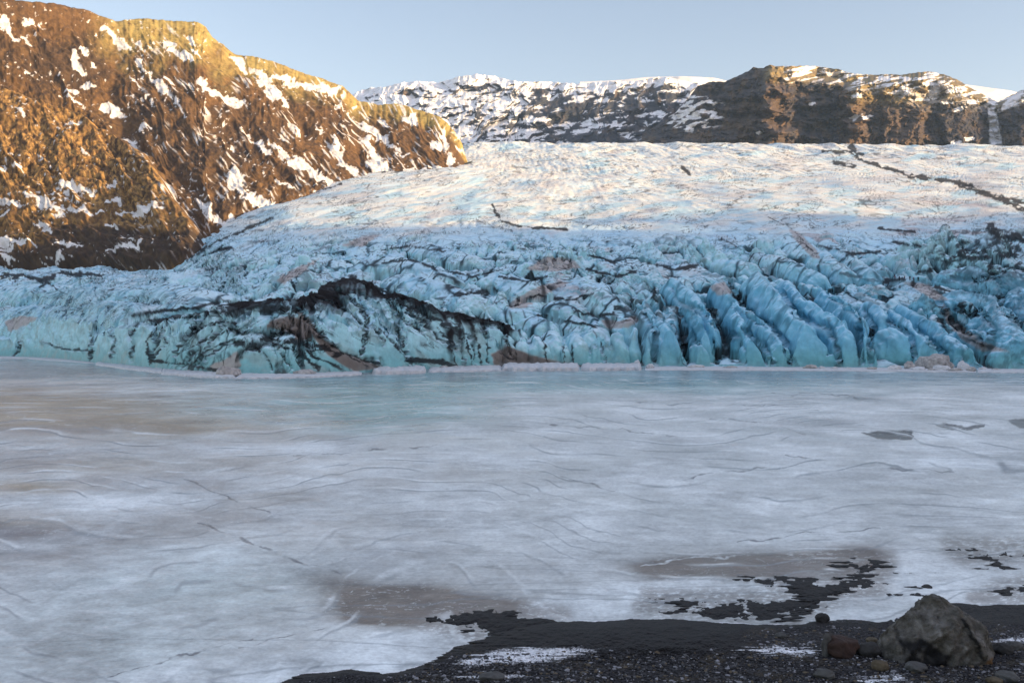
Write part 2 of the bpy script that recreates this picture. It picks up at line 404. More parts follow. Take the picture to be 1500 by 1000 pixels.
PG = np.stack([G['X'], Yfull, G['z']], 2)
# push the steep faces about sideways a little so they are not extruded
Ng = normals(PG); Ng *= np.sign(Ng[..., 2:3]+1e-9)
steep = 1-sst(.45, .85, Ng[..., 2])
nd = steep*sst(0, 2, G['inl'])*sst(.2, 2, G['z'])*(1.2*fbm(G['X']/8+G['z']/14, G['z']/9, 2, 83)+.75*fbm(G['X']/3+G['z']/9, G['z']/5, 3, 81)+.35*ridged(G['X']/1.6, G['z']/7+Yfull/9, 2, 82)-.15)
nd *= 1-.55*sst(920, 960, G['U'])*(1-sst(1360, 1400, G['U']))
PG += Ng*nd[..., None]
# folds and clefts cut into the front: (points as seen from the shore, depth in metres, half width)
CUTS = [([(436,452),(448,464),(466,484),(480,498),(500,512),(530,524),(562,536)],1.5,5),([(490,424),(510,434),(528,452),(536,462),(538,476),(530,518)],1.4,4),
 ([(496,448),(516,458),(530,474)],1,3),([(570,440),(582,460),(602,474),(620,484)],1.5,4),([(580,478),(586,496),(592,510),(602,532)],1.5,4),
 ([(598,454),(620,470),(640,488),(650,500),(670,508)],1.6,5),([(674,498),(680,516),(682,536)],1.3,3.5),([(688,492),(696,510),(698,534)],1.3,3.5),
 ([(710,480),(716,508),(716,530)],1.3,3.5),([(734,476),(738,492),(746,508)],1.3,4),([(546,476),(558,492),(562,504)],1,3.5),([(572,498),(590,512)],.8,3),
 ([(248,488),(240,504),(222,524)],1,3.5),([(294,478),(276,492),(258,510),(254,532)],1.3,4),([(312,478),(292,504),(276,524),(266,538)],1.3,4),
 ([(328,474),(312,494),(300,516),(286,534)],1.3,4),([(350,500),(328,504),(312,516),(300,526)],1,4),([(376,508),(392,524),(398,540)],1,3.5),
 ([(408,508),(420,528),(428,538)],1,3.5),([(430,508),(440,532),(446,540)],1,3.5),([(454,508),(466,528),(466,540)],1,3.5),([(238,480),(236,492),(224,510),(220,526)],1.4,4),
 ([(312,458),(324,468),(340,480),(352,484),(400,488),(430,482)],1.8,6),([(60,500),(90,510),(130,512)],.8,4),([(133,488),(134,510),(131,530)],1.6,3.5),([(30,500),(26,512),(20,522)],1.8,5),
 ([(160,486),(168,500),(164,520)],1,5),([(190,484),(194,505),(190,528)],1,5),
 ([(936,440),(949,469),(960,485),(957,528)],2.6,4.5),([(984,421),(992,440),(1027,453),(1050,480)],2,4),([(997,458),(1013,490),(1021,501)],2,4),([(1003,480),(1003,507),(1005,533)],2.2,4),
 ([(1034,442),(1050,469),(1066,490),(1083,490)],2.2,4),([(1066,410),(1083,440),(1107,469),(1128,475),(1150,501),(1157,531)],2.8,4.5),([(1088,480),(1120,507),(1133,530)],2.2,4),
 ([(1148,427),(1164,459),(1193,472),(1212,477),(1225,507),(1231,533)],3,5),([(1207,421),(1228,443),(1255,459),(1260,491),(1265,528)],2.6,4.5),([(1265,453),(1281,480),(1274,500),(1276,530)],2.2,4),
 ([(1303,469),(1335,491),(1340,523)],2.4,4),([(1340,480),(1372,507),(1383,517)],2.2,4),([(1045,500),(1050,530)],2,4),([(1088,505),(1092,530)],1.6,3),
 ([(1375,440),(1395,470),(1420,490),(1450,505)],2.5,6),([(1400,452),(1440,458),(1455,480),(1450,500)],2.5,5),([(1455,400),(1470,420),(1465,450),(1490,470)],2.5,5),([(1390,405),(1430,412),(1470,395)],2,5)]
X = G['X']; sx_ = 750+PG[..., 0]/PG[..., 1]*F; sy_ = 500-(PG[..., 2]-CAMH)/PG[..., 1]*F
Ng = normals(PG); Ng *= np.sign(Ng[..., 2:3]+1e-9)
qx = sx_+3.5*fbm(sx_/14, sy_/10, 4, 84); qy = sy_+3*fbm(sx_/13+9, sy_/11, 4, 85)
cutm = np.zeros(sx_.shape, np.float32); cutd = np.zeros(sx_.shape, np.float32)
for pts, dp, wd in CUTS:
    dd_, _ = pline(qx, qy, pts, wd*3)
    e = np.exp(-(dd_/(wd*.8))**2)
    # one side lifts, the cleft itself drops
    cutd = np.maximum(cutd, e*dp); cutm = np.maximum(cutm, 1-sst(wd*.25, wd*.6, dd_))
PG -= Ng*(cutd*.55*sst(.2, 1.5, G['z']))[..., None]
Ng = normals(PG); Ng *= np.sign(Ng[..., 2:3]+1e-9)
X = G['X']; Y = Yfull; Z = PG[..., 2]; Ug = G['U']
SY = 500-(Z-CAMH)/Y*F                                   # row on which the surface point lies in the photograph
SX = 750+PG[..., 0]/PG[..., 1]*F
pb = G['pb']
# --- colours of the ice itself
n1 = fbm(X/22, Y/22, 4, 101); n2 = fbm(X/5, Y/5, 3, 102); n3 = fbm(G['FA']/9, Y/60, 4, 103)
pale = (.55, .74, .84); teal = (.36, .66, .72); deep = (.09, .38, .54); blue = (.42, .65, .82)
white = (.74, .72, .66); dust = (.52, .46, .46)
col = np.broadcast_to(np.array(pale, np.float32), PG.shape).copy()
col = mix(col, blue, sst(-.4, .5, n1)*.8)
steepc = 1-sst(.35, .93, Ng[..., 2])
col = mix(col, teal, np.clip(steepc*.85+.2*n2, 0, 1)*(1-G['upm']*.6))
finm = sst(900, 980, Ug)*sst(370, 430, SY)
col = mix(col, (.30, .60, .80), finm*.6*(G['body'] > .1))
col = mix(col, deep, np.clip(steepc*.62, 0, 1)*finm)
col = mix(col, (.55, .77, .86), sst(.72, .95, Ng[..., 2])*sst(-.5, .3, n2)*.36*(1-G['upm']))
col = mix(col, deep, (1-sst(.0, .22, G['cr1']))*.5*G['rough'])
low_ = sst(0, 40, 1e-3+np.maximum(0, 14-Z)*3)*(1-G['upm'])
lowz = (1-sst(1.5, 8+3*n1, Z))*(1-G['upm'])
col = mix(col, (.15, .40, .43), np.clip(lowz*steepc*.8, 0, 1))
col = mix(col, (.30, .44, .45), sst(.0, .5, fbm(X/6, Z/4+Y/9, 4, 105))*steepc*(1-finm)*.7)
# snow and rime on the upper icefield
up = 1-sst(318, 352, SY+10*fbm(X/30, Y/50, 3, 104)-12*sst(300, 500, Ug)*(1-sst(500, 700, Ug)))
col = mix(col, mix(np.array(white), np.array((.62, .73, .77)), sst(-.2, .5, n1+n3*.6)), up*.93)
# grey pink dust
dm = sst(.12, .55, fbm(G['FA']/24, Y/60, 4, 111)+.25*n2-.06)
dzone = np.clip(np.exp(-((SX-1400)/150)**2-((SY-300)/38)**2)*1.7+.55*np.exp(-((SX-1300)/120)**2-((SY-350)/34)**2)*1.6
                + .8*np.exp(-((SX-860)/110)**2-((SY-385)/45)**2)+.45*np.exp(-((SX-1300)/300)**2-((SY-235)/16)**2)+.25, 0, 1)
col = mix(col, dust, np.clip(dm*dzone*1.15, 0, .92)*(1-.8*steepc))
DUST = [[(880,468),(905,470),(930,462),(938,470),(920,480),(890,482)],[(6,470),(30,462),(56,465),(40,476),(14,486)],
 [(1155,335),(1170,340),(1198,368),(1202,380),(1190,378),(1165,352)],[(400,410),(450,385),(470,378),(440,402),(415,416)],
 [(770,395),(800,375),(840,380),(850,392),(810,398)],[(750,440),(800,415),(840,412),(810,425),(770,450),(745,452)],
 [(1380,440),(1400,470),(1440,500),(1480,515),(1440,515),(1410,498),(1385,470)],[(1320,412),(1360,416),(1390,440),(1370,440)],
 [(330,525),(350,515),(352,535),(335,545),(318,545),(305,535)],
 [(395,470),(425,462),(450,470),(462,492),(440,500),(420,485),(390,480)],
 [(438,455),(452,465),(468,490),(500,515),(560,538),(520,545),(480,520),(455,490),(440,470)],
 [(720,520),(740,505),(780,520),(830,532),(880,536),(780,545),(725,540)],
 [(500,360),(540,340),(560,342),(530,362)],[(1040,420),(1060,412),(1075,430),(1050,432)]]
wj = 3.5*fbm(X/4, Y/4+Z/3, 3, 112)
dmask = sst(-1.5, 1.5, polymask(SX+wj, SY+wj*.5, DUST, 3, 8))
col = mix(col, np.array((.42, .36, .34)), dmask*.85)
brown = sst(-1, 2, polymask(SX+wj, SY, [DUST[9], DUST[10], DUST[11]], 3, 8))
col = mix(col, np.array((.13, .105, .09)), brown*.85)
# black volcanic ash: in the creases, along the crests, in lines
ashn = fbm(X/13, Y/13, 3, 121)
JX1 = 1.3*fbm(SX/13, SY/7, 4, 122, gain=.6); JY1 = 1.2*fbm(SX/15+50, SY/8, 4, 124, gain=.6); JW = fbm(SX/20, SY/9, 4, 127, gain=.65)
def line_ash(pts, w, warp=2.2, s=0):
    d, _ = pline(JX1*(warp+w*.5)+SX, SY+JY1*(1.+w*.45), pts, w*3+2)
    ww = w*(.25+1.0*sst(-.35, .45, JW))
    return (1-sst(ww*.7, ww*1.25+.2, d))*sst(-.62, -.3, JW)
ash = (1-sst(.03, .15+.10*n2, G['cr1']))*sst(-.35, .1, ashn)*(1-.75*(1-sst(230, 330, Ug)))*G['rough']*.9
ash = np.maximum(ash, (1-sst(.02, .14, G['cr2']))*sst(-.1, .35, ashn+.3*G['right'])*G['rough']*.8)
ash = np.maximum(ash, G['right']*sst(-.02, .25, fbm(SX/17+SY/30, SY/9, 5, 125, gain=.62)+.10*(1-sst(.0, .3, G['cr1'])))*.9)
chaos = np.exp(-((SX-935)/75)**2-((SY-448)/32)**2)
ash = np.maximum(ash, chaos*sst(.1, .4, fbm(X/5, Y/5, 4, 126)+.12))
# streaks on the upper ice
lines = (1-sst(.015, .06, np.abs(gn(G['FA']/13+1.2*fbm(X/50, Y/50, 3, 131), Y/95, 132))))*sst(-.1, .3, fbm(X/35, Y/45, 3, 133))
lines = np.maximum(lines, (1-sst(.02, .08, np.abs(gn(G['FA']/34+1.1*fbm(X/40, Y/30, 3, 134), Y/26+.8*fbm(X/30, Y/30, 2, 136), 135))))*sst(.0, .35, fbm(X/45+9, Y/45, 3, 137)))
sU = 1-sst(600, 900, SX)*0
shear = (SX-700)/900.
lu = SX/30; lv = (SY+.16*np.where(SX < 850, SX, 1700-SX)*(1-.6*np.exp(-((SX-850)/200)**2)))/5.2
l3 = (1-sst(.02, .10, np.abs(gn(lu+1.1*fbm(SX/60, SY/30, 3, 151), lv+.9*fbm(SX/50, SY/20, 3, 152), 153))))*sst(-.05, .3, fbm(SX/70, SY/22, 3, 154))
l4 = (1-sst(.02, .11+.08*sst(350, 380, SY), np.abs(gn(lu*2.1+fbm(SX/30, SY/20, 3, 155), lv*1.6+fbm(SX/30, SY/12, 3, 156), 157))))*sst(.0, .3, fbm(SX/45, SY/16, 3, 158))
ash = np.maximum(ash, lines*.5*sst(1, 3, 1e-3+G['inl']/6))
notfin = 1-(G['body'] > .05)*finm
ash = np.maximum(ash, np.maximum(l3*.95, l4*.95)*notfin*sst(12, 30, G['inl'])*(1-.6*steepc)*(.75+.25*(1-up)))
tb_ = sst(.12, .4, fbm(SX/60+9, (SY+.16*SX)/9, 4, 159)+.35*sst(250, 330, SY)-.1)
col = mix(col, np.array((.42, .62, .71)), tb_*up*.8)
pk_ = sst(.1, .45, fbm(SX/70+3, (SY+.1*SX)/11, 4, 161)+.25*np.exp(-((SX-1380)/170)**2-((SY-290)/40)**2))
col = mix(col, np.array((.58, .50, .47)), pk_*up*.42)
ds_ = sst(.30, .5, fbm(SX/24, (SY+.1*SX)/3.6, 4, 162))*sst(-.1, .3, fbm(SX/110, SY/24, 3, 163))
col = mix(col, np.array((.16, .145, .14)), ds_*up*.75)
ash = np.maximum(ash, sst(.35, .9, G['moat'])*(1-sst(.02, .22, G['body']))*finm*sst(-.45, .05, fbm(X/4, Y/5, 3, 160))*.92*sst(3, 8, G['inl']))
ash = np.maximum(ash, cutm*sst(-.45, .1, fbm(SX/9, SY/7, 3, 164))*.9)
# ridge ash
tf = G['tentwin']; k1 = np.abs(G['tid']) == 1; frn = G['tid'] > 0
vst = fbm(X/1.6+Z*.12, Z/9, 3, 141); fo = fbm(X/8+Z/6, Z/5-X/13, 4, 142)
cap = sst(.74, .92, G['tent']+.10*vst+.10*fo)*k1
ash = np.maximum(ash, tf*cap)
ash = np.maximum(ash, tf*k1*(~frn)*.9)
drip = tf*frn*sst(.18, .7, vst*.25+.5*fbm(X/1.0+Z*.25, Z/4, 4, 144)+fo*.8+.35*sst(.4, .9, G['tent'])-.16)*.72
ash = np.maximum(ash, drip)
sg2 = sst(395, 470, Ug)*2-1; band = (X+sg2*1.15*Z)
foldline = tf*frn*np.clip(1-sst(.28, .50, G['fold']+.12*fbm(X/2, Z/2, 3, 145)), 0, 1)*sst(-.4, .1, fo)*.9
foldline = np.maximum(foldline, tf*frn*(1-sst(.0, .10, np.abs(fbm(band/2.6+.4*fo, Z/11, 4, 143))))*sst(-.1, .3, fbm(X/9, Z/6, 3, 146))*.8)
ash = np.maximum(ash, foldline)
for pts, w in [
 ([(312,456),(345,449),(380,447),(420,450),(450,444),(475,430),(500,414),(522,408)], 7),
 ([(325,455),(380,448),(420,453),(450,448),(480,432)], 12),
 ([(385,495),(420,500),(470,508),(500,520)], 6),([(400,502),(440,515),(465,540)], 4),
 ([(345,503),(365,500),(380,512)], 5),([(230,478),(215,500),(220,535)], 2.5),([(192,490),(205,470),(300,462)], 2.5),
 ([(250,455),(290,450),(330,440)], 3),([(195,462),(240,455),(270,452)], 3.5),
 ([(545,415),(575,436),(610,456),(660,478),(688,492)], 5),([(590,436),(640,458),(690,468),(730,474)], 4.5),
 ([(600,448),(640,470),(680,500)], 3),([(535,455),(540,470),(532,515)], 2.2),([(500,425),(525,445),(540,465)], 1.6),
 ([(555,480),(575,500),(590,520),(602,533)], 1.4),([(640,480),(660,500),(668,535)], 1.8),([(600,528),(640,530),(668,537)], 5),
 ([(690,470),(700,500),(705,537)], 2),([(735,472),(745,500),(748,520)], 1.6),([(670,470),(680,490),(692,530)], 2),
 ([(795,490),(802,532)], 1.5),([(838,505),(840,535)], 2),([(880,500),(888,530)], 1.2),([(825,505),(826,535)], 1),
 ([(665,432),(690,428),(725,426)], 6),([(560,385),(600,380),(640,395)], 2.2),([(900,452),(925,456),(940,470)], 4),
 ([(1000,450),(1020,458),(1010,468)], 5),([(960,420),(955,435),(965,445)], 4),([(1050,478),(1062,490),(1080,495)], 5),
 ([(135,492),(132,530)], 1.6),([(0,405),(30,402),(60,412),(90,398),(120,402)], 5),([(90,400),(150,402)], 3.5),
 ([(58,420),(70,414),(85,424)], 2),([(220,528),(280,535),(330,545)], 2.5),([(258,520),(300,498),(340,482)], 1.5),
 ([(275,540),(300,515),(345,495)], 1.5),([(300,478),(330,470),(345,476)], 3),([(430,488),(445,500),(455,520),(500,540)], 2.2),
 ([(470,486),(500,515),(540,537)], 1.3),([(1300,410),(1322,410)], 4),([(1345,398),(1365,396)], 3.5),
 ([(1380,452),(1410,448),(1440,456),(1452,470)], 3.5),([(1455,380),(1450,400),(1470,420)], 5),([(1480,420),(1500,440)], 7),
 ([(1450,330),(1462,345),(1500,352)], 6),([(1395,378),(1420,374),(1445,366)], 4),([(1375,465),(1385,480)], 4),([(1425,500),(1460,505)], 3.5),
 ([(1448,335),(1465,350),(1480,355)], 6),([(1410,366),(1425,380)], 6),
 ([(1405,372),(1440,380),(1490,372)], 5),([(1370,420),(1400,430),(1450,425),(1500,440)], 4),([(1390,405),(1440,412),(1480,400)], 4),([(1465,395),(1500,410)], 6),([(1440,470),(1470,480),(1500,470)], 4),([(1455,440),(1460,465)], 5),
 ([(995,470),(1000,500),(995,530)], 3),([(1048,495),(1052,528)], 2.5),([(1215,470),(1225,500),(1228,535)], 4),([(1254,480),(1258,535)], 4),([(1160,520),(1168,535)], 3),([(940,500),(942,533)], 2.5),([(1278,490),(1280,530)], 2),
 ([(760,440),(790,432),(830,440),(870,430)], 3),([(730,405),(770,412),(800,405)], 2.5),([(840,455),(870,462),(900,458)], 3.5),([(790,462),(830,470),(870,478)], 2.5),([(650,395),(690,405),(720,398)], 2.5),([(860,395),(900,404),(930,398)], 3),([(560,366),(600,360),(650,368)], 2),([(950,385),(990,395),(1030,388)], 2.5),([(1230,400),(1270,408),(1300,415)], 3),([(1200,360),(1250,372),(1290,368)], 2.2),
 ([(1205,222),(1245,222),(1262,235),(1330,256),(1400,266),(1440,280),(1500,298)], 3.2),
 ([(1225,238),(1250,246)], 4),([(1330,258),(1360,262)], 3),([(1400,270),(1460,290),(1500,305)], 4.5),([(1245,215),(1262,228)], 4),
 ([(1480,340),(1500,352)], 5),([(1050,345),(1080,362),(1110,382)], 1),([(1125,318),(1160,335)], .8),([(1165,340),(1205,385)], .9),
 ([(720,300),(735,325),(760,332),(830,336)], 2.2),([(860,372),(900,385)], 2.5),([(1000,245),(1010,256)], 2.5),
 ([(1290,335),(1340,340)], 3),([(1310,355),(1350,362)], 2.5),([(275,380),(300,362),(340,345),(400,318)], 3),
 ([(300,372),(340,362)], 2),([(330,318),(380,300),(430,285),(470,275)], 3.4),([(395,300),(440,288),(500,270)], 2.4),
 ([(560,252),(640,245),(690,238)], 1.6)]:
    ash = np.maximum(ash, line_ash(pts, w, s=w*3)*.95)
ash = np.clip(ash, 0, 1)*(1-.55*finm*(G['body'] > .15))
col = mix(col, np.array((.013, .012, .013)), ash)
# dirty waterline band
wl = sst(0, 3, 2.2+.8*n2-Z)*sst(-1, 1, G['inl'])
col = mix(col, np.array((.20, .24, .25)), wl*.5)
rg = .60+.2*up+.45*ash
ICE = nmat("glacier_ice", spec=.2, cscale=.5, camp=.16, bscale=1.1, bstr=.5, bdist=.16)
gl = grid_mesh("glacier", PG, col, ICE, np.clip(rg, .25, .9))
tag(gl, kind='structure')
del PG, Ng, col

# ---------------------------------------------------------------- left mountain
def ridge_line(pts, u): return np.interp(u, [p[0] for p in pts], [p[1] for p in pts])
RL = [(-260,-70),(-120,-30),(0,-4),(60,2),(85,4),(130,14),(170,30),(190,27),(215,25),(255,29),(290,30),(303,38),(313,54),(330,66),(345,78),(370,80),(400,88),(415,94),(450,108),(480,116),(505,126),(525,146),(560,152),(580,150),(610,158),(640,168),(655,178),(668,192),(678,210),(685,236),(700,262)]
FT = [(-260,396),(0,392),(150,396),(250,400),(290,392),(300,366),(335,335),(365,320),(400,302),(450,285),(500,270),(560,262),(620,255),(660,250),(700,262)]
def gl_depth(u, py):
    P, Yl_, _ = smooth_levels_at(np.array([max(-200, u)])); return float(np.exp(np.interp(-py, -P[0], np.log(Yl_[0]))))
NWm = int(1000*RES); NF = int(430*RES); NB = 40
um = np.linspace(-260, 700, NWm)
pf = blur0(ridge_line(FT, um), 45, 0)+6; pr = ridge_line(RL, um)
pr = np.minimum(pr, pf-1)
pr = pr+1.3*fbm(um/9, um*0, 3, 201)
Yf = np.array([gl_depth(a, b) for a, b in zip(um, ridge_line(FT, um))]); Yf = blur0(Yf, 110, 0)
Yr = np.interp(um, [-260, 0, 200, 300, 400, 500, 600, 700], [1010, 1040, 1150, 1180, 1200, 1230, 1240, 1200]); Yr = blur0(np.maximum(Yr, Yf+6), 50, 0)
t = np.linspace(0, 1, NF)[:, None]
py = pf+(pr-pf)*t
Ym = Yf+(Yr-Yf)*(t**1.15)
Um = np.broadcast_to(um[None, :], py.shape)
spur = sst(-8, 8, sdf(Um, py, [(-300, 130), (0, 128), (60, 150), (120, 168), (175, 205), (215, 225), (235, 255), (250, 285), (285, 330), (300, 420), (-300, 430)], 60))
bank = sst(-6, 6, sdf(Um, py, [(-300, 362), (0, 356), (70, 352), (115, 340), (160, 352), (220, 362), (262, 362), (300, 380), (300, 430), (-300, 430)], 40))
P0 = np.stack([(Um-750)/F*Ym, Ym, CAMH+(500-py)/F*Ym], 2)
N0 = normals(P0); N0 *= np.sign(-N0[..., 1:2]+1e-9)
N0 = np.stack([blur0(blur0(N0[..., k], 10, 0), 10, 1) for k in range(3)], 2)
fade = sst(0, .04, t)*(1-sst(.9, 1, t)*.75)*sst(0, 25, (pf-pr))
a_ = (Um-py*.85)/1.0; b_ = (Um+py)/1.0                 # across and along the fall line
gul = ridged(a_/46+.5*fbm(Um/60, py/60, 3, 211), b_/210, 4, 212)
gul2 = ridged(a_/15+.6*fbm(Um/25, py/25, 3, 213), b_/90, 4, 214)
cl = worley(Um/15+.6*gn(Um/30, py/30, 221), py/17+.6*gn(Um/30+7, py/30, 222), 223); cr = worley(Um/5.+.5*gn(Um/12, py/12, 224), py/6, 225)
cliff = np.clip(sst(-20, 25, sdf(Um, py, [(-300, 200), (0, 195), (60, 205), (110, 190), (180, 215), (215, 222), (245, 300), (240, 330), (150, 300), (60, 290), (0, 275), (-300, 275)], 60))
                + .6*np.exp(-((Um-95)/60)**2-((py-165)/25)**2), 0, 1)
strat = fbm(Um/90, py/7+Um/40, 3, 231)
d = (gul-.6)*9+(gul2-.6)*1.5+spur*15+bank*5+(cl[1]-cl[0])*cliff*2.6+(cl[2]-.5)*cliff*2.4+(cr[1]-cr[0])*.3*cliff+2.6*fbm(Um/24+py/60, py/24, 3, 232)+.5*strat+.15*fbm(Um/3.2, py/3.2, 2, 233)
d = (d*.72-6)*fade*sst(0, 70, pf-pr)
PM = P0+N0*d[..., None]
# far side of the ridge
tb = np.linspace(0, 1, NB)[1:, None]
last = PM[-1][None]
PB = np.concatenate([last[..., 0]*(1+tb*.35)*1.0, last[..., 1]*(1+tb*.35), last[..., 2]*(1-tb*.8)], 1).reshape(NB-1, 3, NWm).transpose(0, 2, 1)
Nm = normals(PM); Nm *= np.sign(-Nm[..., 1:2]+1e-9)
# colours
rock = np.array((.125, .070, .032)); dark = np.array((.060, .038, .024)); gold = np.array((.43, .25, .085)); grass = np.array((.40, .31, .11)); snow = np.array((.70, .68, .66))
nA = fbm(Um/38, py/38, 4, 241); nB = fbm(a_/7, b_/60, 4, 242, gain=.6)*1.2; nC = fbm(Um/6, py/6, 4, 243)
col = mix(np.broadcast_to(rock, PM.shape), dark, sst(-.25, .55, nA+.5*nB))
col = mix(col, np.array((.20, .115, .05)), sst(.05, .6, nC*.7+nB*.6)*.7)
gz = np.clip(spur*(.62+.7*nA)+cliff*.55, 0, 1)
col = mix(col, gold, gz*sst(-.45, .45, nC+.3*nB)*.9)
crk = (1-sst(.02, .12, cr[1]-cr[0]))*.6*(.3+cliff)+(1-sst(.02, .1, cl[1]-cl[0]))*.7*cliff
col = mix(col, dark*.7, np.clip(crk, 0, .85))
topg = sst(.72, .95, t*np.ones_like(py)+.12*nA-.06)*sst(120, 190, Um)
topg = np.maximum(topg, np.exp(-((Um-240)/60)**2-((py-50)/18)**2))
col = mix(col, grass, topg*sst(-.4, .3, nC+.4)*.8)
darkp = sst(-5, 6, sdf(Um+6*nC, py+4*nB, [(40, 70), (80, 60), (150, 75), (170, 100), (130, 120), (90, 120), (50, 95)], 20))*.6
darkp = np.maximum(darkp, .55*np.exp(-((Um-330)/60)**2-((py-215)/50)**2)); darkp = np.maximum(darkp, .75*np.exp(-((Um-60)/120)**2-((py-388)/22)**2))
darkp = np.maximum(darkp, sst(-4, 4, sdf(Um+3*nC, py+2*nB, [(90, 345), (160, 340), (270, 352), (290, 340), (330, 325), (300, 400), (0, 402), (0, 385), (70, 372)], 20))*.85)  # dark brown bank at the foot, with its shade painted in as colour
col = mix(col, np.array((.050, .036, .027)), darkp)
# snow patches: (px, py, half length, half width, angle in degrees down to the right)
SN = [(8,28,18,10,45),(20,45,16,6,45),(40,27,10,7,0),(42,52,16,6,35),(62,32,8,4,20),(110,76,6,14,-10),(118,92,16,6,50),(125,68,4,9,-20),(138,88,8,4,20),
 (165,48,26,7,48),(182,58,20,6,35),(203,60,12,7,40),(205,88,18,5,48),(198,115,16,3,55),(232,116,30,5,45),(247,112,14,4,42),(262,150,22,4,68),(245,130,12,4,45),
 (300,115,14,8,40),(318,130,26,9,25),(345,142,18,6,12),(278,118,14,3,55),(108,124,16,7,0),(130,118,10,5,10),(160,145,20,6,15),(172,155,14,6,25),(112,138,16,4,25),
 (392,118,24,10,38),(402,130,18,14,45),(420,140,8,8,60),(350,88,20,5,28),(385,103,26,6,28),(420,112,28,6,18),(450,122,24,5,8),(480,126,26,6,10),(280,52,16,4,25),(262,72,24,6,18),(250,60,14,4,25),
 (290,68,12,4,30),(275,80,14,4,35),(30,170,16,3,35),(35,176,10,3,30),(108,187,14,5,0),(185,193,18,7,10),(210,178,10,4,0),(190,203,8,4,50),(122,230,10,3,50),
 (362,185,14,4,45),(385,205,26,5,42),(420,220,40,6,42),(455,240,40,8,30),(480,255,26,8,25),(440,225,18,5,50),(340,205,10,4,60),
 (495,200,14,5,60),(500,222,30,9,58),(515,240,26,7,50),(540,195,16,4,45),(548,215,36,10,55),(560,240,26,14,30),(540,180,22,8,30),(555,190,20,6,35),(575,205,20,5,35),
 (600,168,14,9,20),(598,165,8,5,60),(565,175,14,6,30),(640,205,14,10,20),(655,200,6,22,-10),(665,225,7,14,-20),(590,218,12,4,5),(610,245,22,7,0),(570,262,22,8,0),
 (640,240,20,5,10),(470,185,16,3,50),(440,187,8,6,30),(500,150,14,3,20),(350,262,18,14,30),(345,250,14,14,0),(305,295,28,7,45),(320,310,26,7,20),(375,282,26,10,15),(400,290,22,6,10),(290,290,18,6,60),(330,312,36,6,10),
 (20,305,26,6,15),(55,298,26,8,20),(110,285,24,8,18),(132,292,16,6,20),(165,278,12,6,-40),(75,312,28,7,15),(120,318,26,6,8),(10,322,14,4,0),(90,324,12,4,5),
 (185,318,14,4,0),(215,315,32,6,-8),(168,303,14,4,-10),(150,320,8,3,0),(75,350,16,7,30),(65,340,14,4,20),(170,340,14,4,15),(20,365,30,5,3),(35,370,34,5,3),(10,375,20,5,0),(15,386,16,4,0),
 (95,388,12,6,0),(110,372,24,4,4),(190,376,30,5,-6),(215,370,10,5,-40),(60,238,6,3,50),(5,255,4,12,-20),(30,258,12,2,50),(205,365,5,4,40),(490,275,40,5,-10),(420,262,20,4,30)]
sn = np.full(py.shape, -9., np.float32)
wxs = Um+7*gn(Um/14, py/14, 251)+3.2*fbm(Um/5, py/5, 3, 252); wys = py+6*gn(Um/13+9, py/13, 253)+3.2*fbm(Um/5+4, py/5, 3, 254)
for (cx, cy, hl, hw, an) in SN:
    m = (np.abs(wxs-cx) < 60) & (np.abs(wys-cy) < 60)
    ca, sa = math.cos(math.radians(an)), math.sin(math.radians(an))
    dx = wxs[m]-cx; dy = wys[m]-cy
    q = 1-np.sqrt(((dx*ca+dy*sa)/hl)**2+((-dx*sa+dy*ca)/(hw*.9))**2)
    sn[m] = np.maximum(sn[m], q)
snm = sst(.15, .3, sn+.2*nC)
speck = sst(.52, .66, fbm(Um/7, py/5, 4, 261)+.35*fbm(Um/60, py/40, 2, 262)+.2*np.exp(-((Um-70)/90)**2-((py-290)/28)**2)+.15*np.exp(-((Um-330)/60)**2-((py-300)/18)**2))
snm = np.maximum(snm, speck*.9)
thin = sst(.26, .34, gn(a_/4.2+.5*gn(Um/20, py/20, 263), b_/45, 264))*sst(.1, .4, fbm(Um/45, py/45, 3, 265)+.25*sst(350, 500, Um))*sst(150, 260, Um)
snm = np.maximum(snm, thin*.8)
col = mix(col, snow, np.clip(snm, 0, .97))
col = np.concatenate([col, np.repeat(col[-1][None], NB-1, 0)], 0)
rough_m = np.full(col.shape[:2], .9, np.float32)
ROCK = nmat("mountain_rock", spec=.15, cscale=.12, camp=.38, bscale=.2, bstr=.6, bdist=1.0, detail=10)
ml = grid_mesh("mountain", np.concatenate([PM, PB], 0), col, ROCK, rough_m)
tag(ml, kind='structure')

# ---------------------------------------------------------------- far cliffs and snowfields
def far_range(name, RLp, u0, u1, footpy, Yfoot, Yridge, disp, colour, n=900, nf=200, mat=None, wob=1.0, depthk=.25):
    W = int(n*RES); R = int(nf*RES)
    u = np.linspace(u0, u1, W); pr_ = ridge_line(RLp, u)+wob*fbm(u/7, u*0+3, 3, 301)
    t = np.linspace(0, 1, R)[:, None]; py = footpy+(pr_-footpy)*t
    Uf = np.broadcast_to(u[None], py.shape); Yy = Yfoot+(Yridge-Yfoot)*t+0*Uf
    dd = disp(Uf, py, t*np.ones_like(py))
    # move along the ray's ground track so the profile stays put, then the height
    Yn = Yy-dd
    P = np.stack([(Uf-750)/F*Yn, Yn, CAMH+(500-py)/F*Yn], 2)
    Nn = normals(P); Nn *= np.sign(-Nn[..., 1:2]+1e-9)
    col = colour(Uf, py, t*np.ones_like(py), Nn)
    tb = np.linspace(0, 1, 12)[1:, None]; last = P[-1][None]
    Pb = np.stack([last[..., 0]*(1+tb*depthk), last[..., 1]*(1+tb*depthk), last[..., 2]*(1+tb*depthk*.62)-tb**2*160], 2)
    col = np.concatenate([col, np.repeat(col[-1][None], 11, 0)], 0)
    o = grid_mesh(name, np.concatenate([P, Pb], 0), col, mat)
    return tag(o, kind='structure')
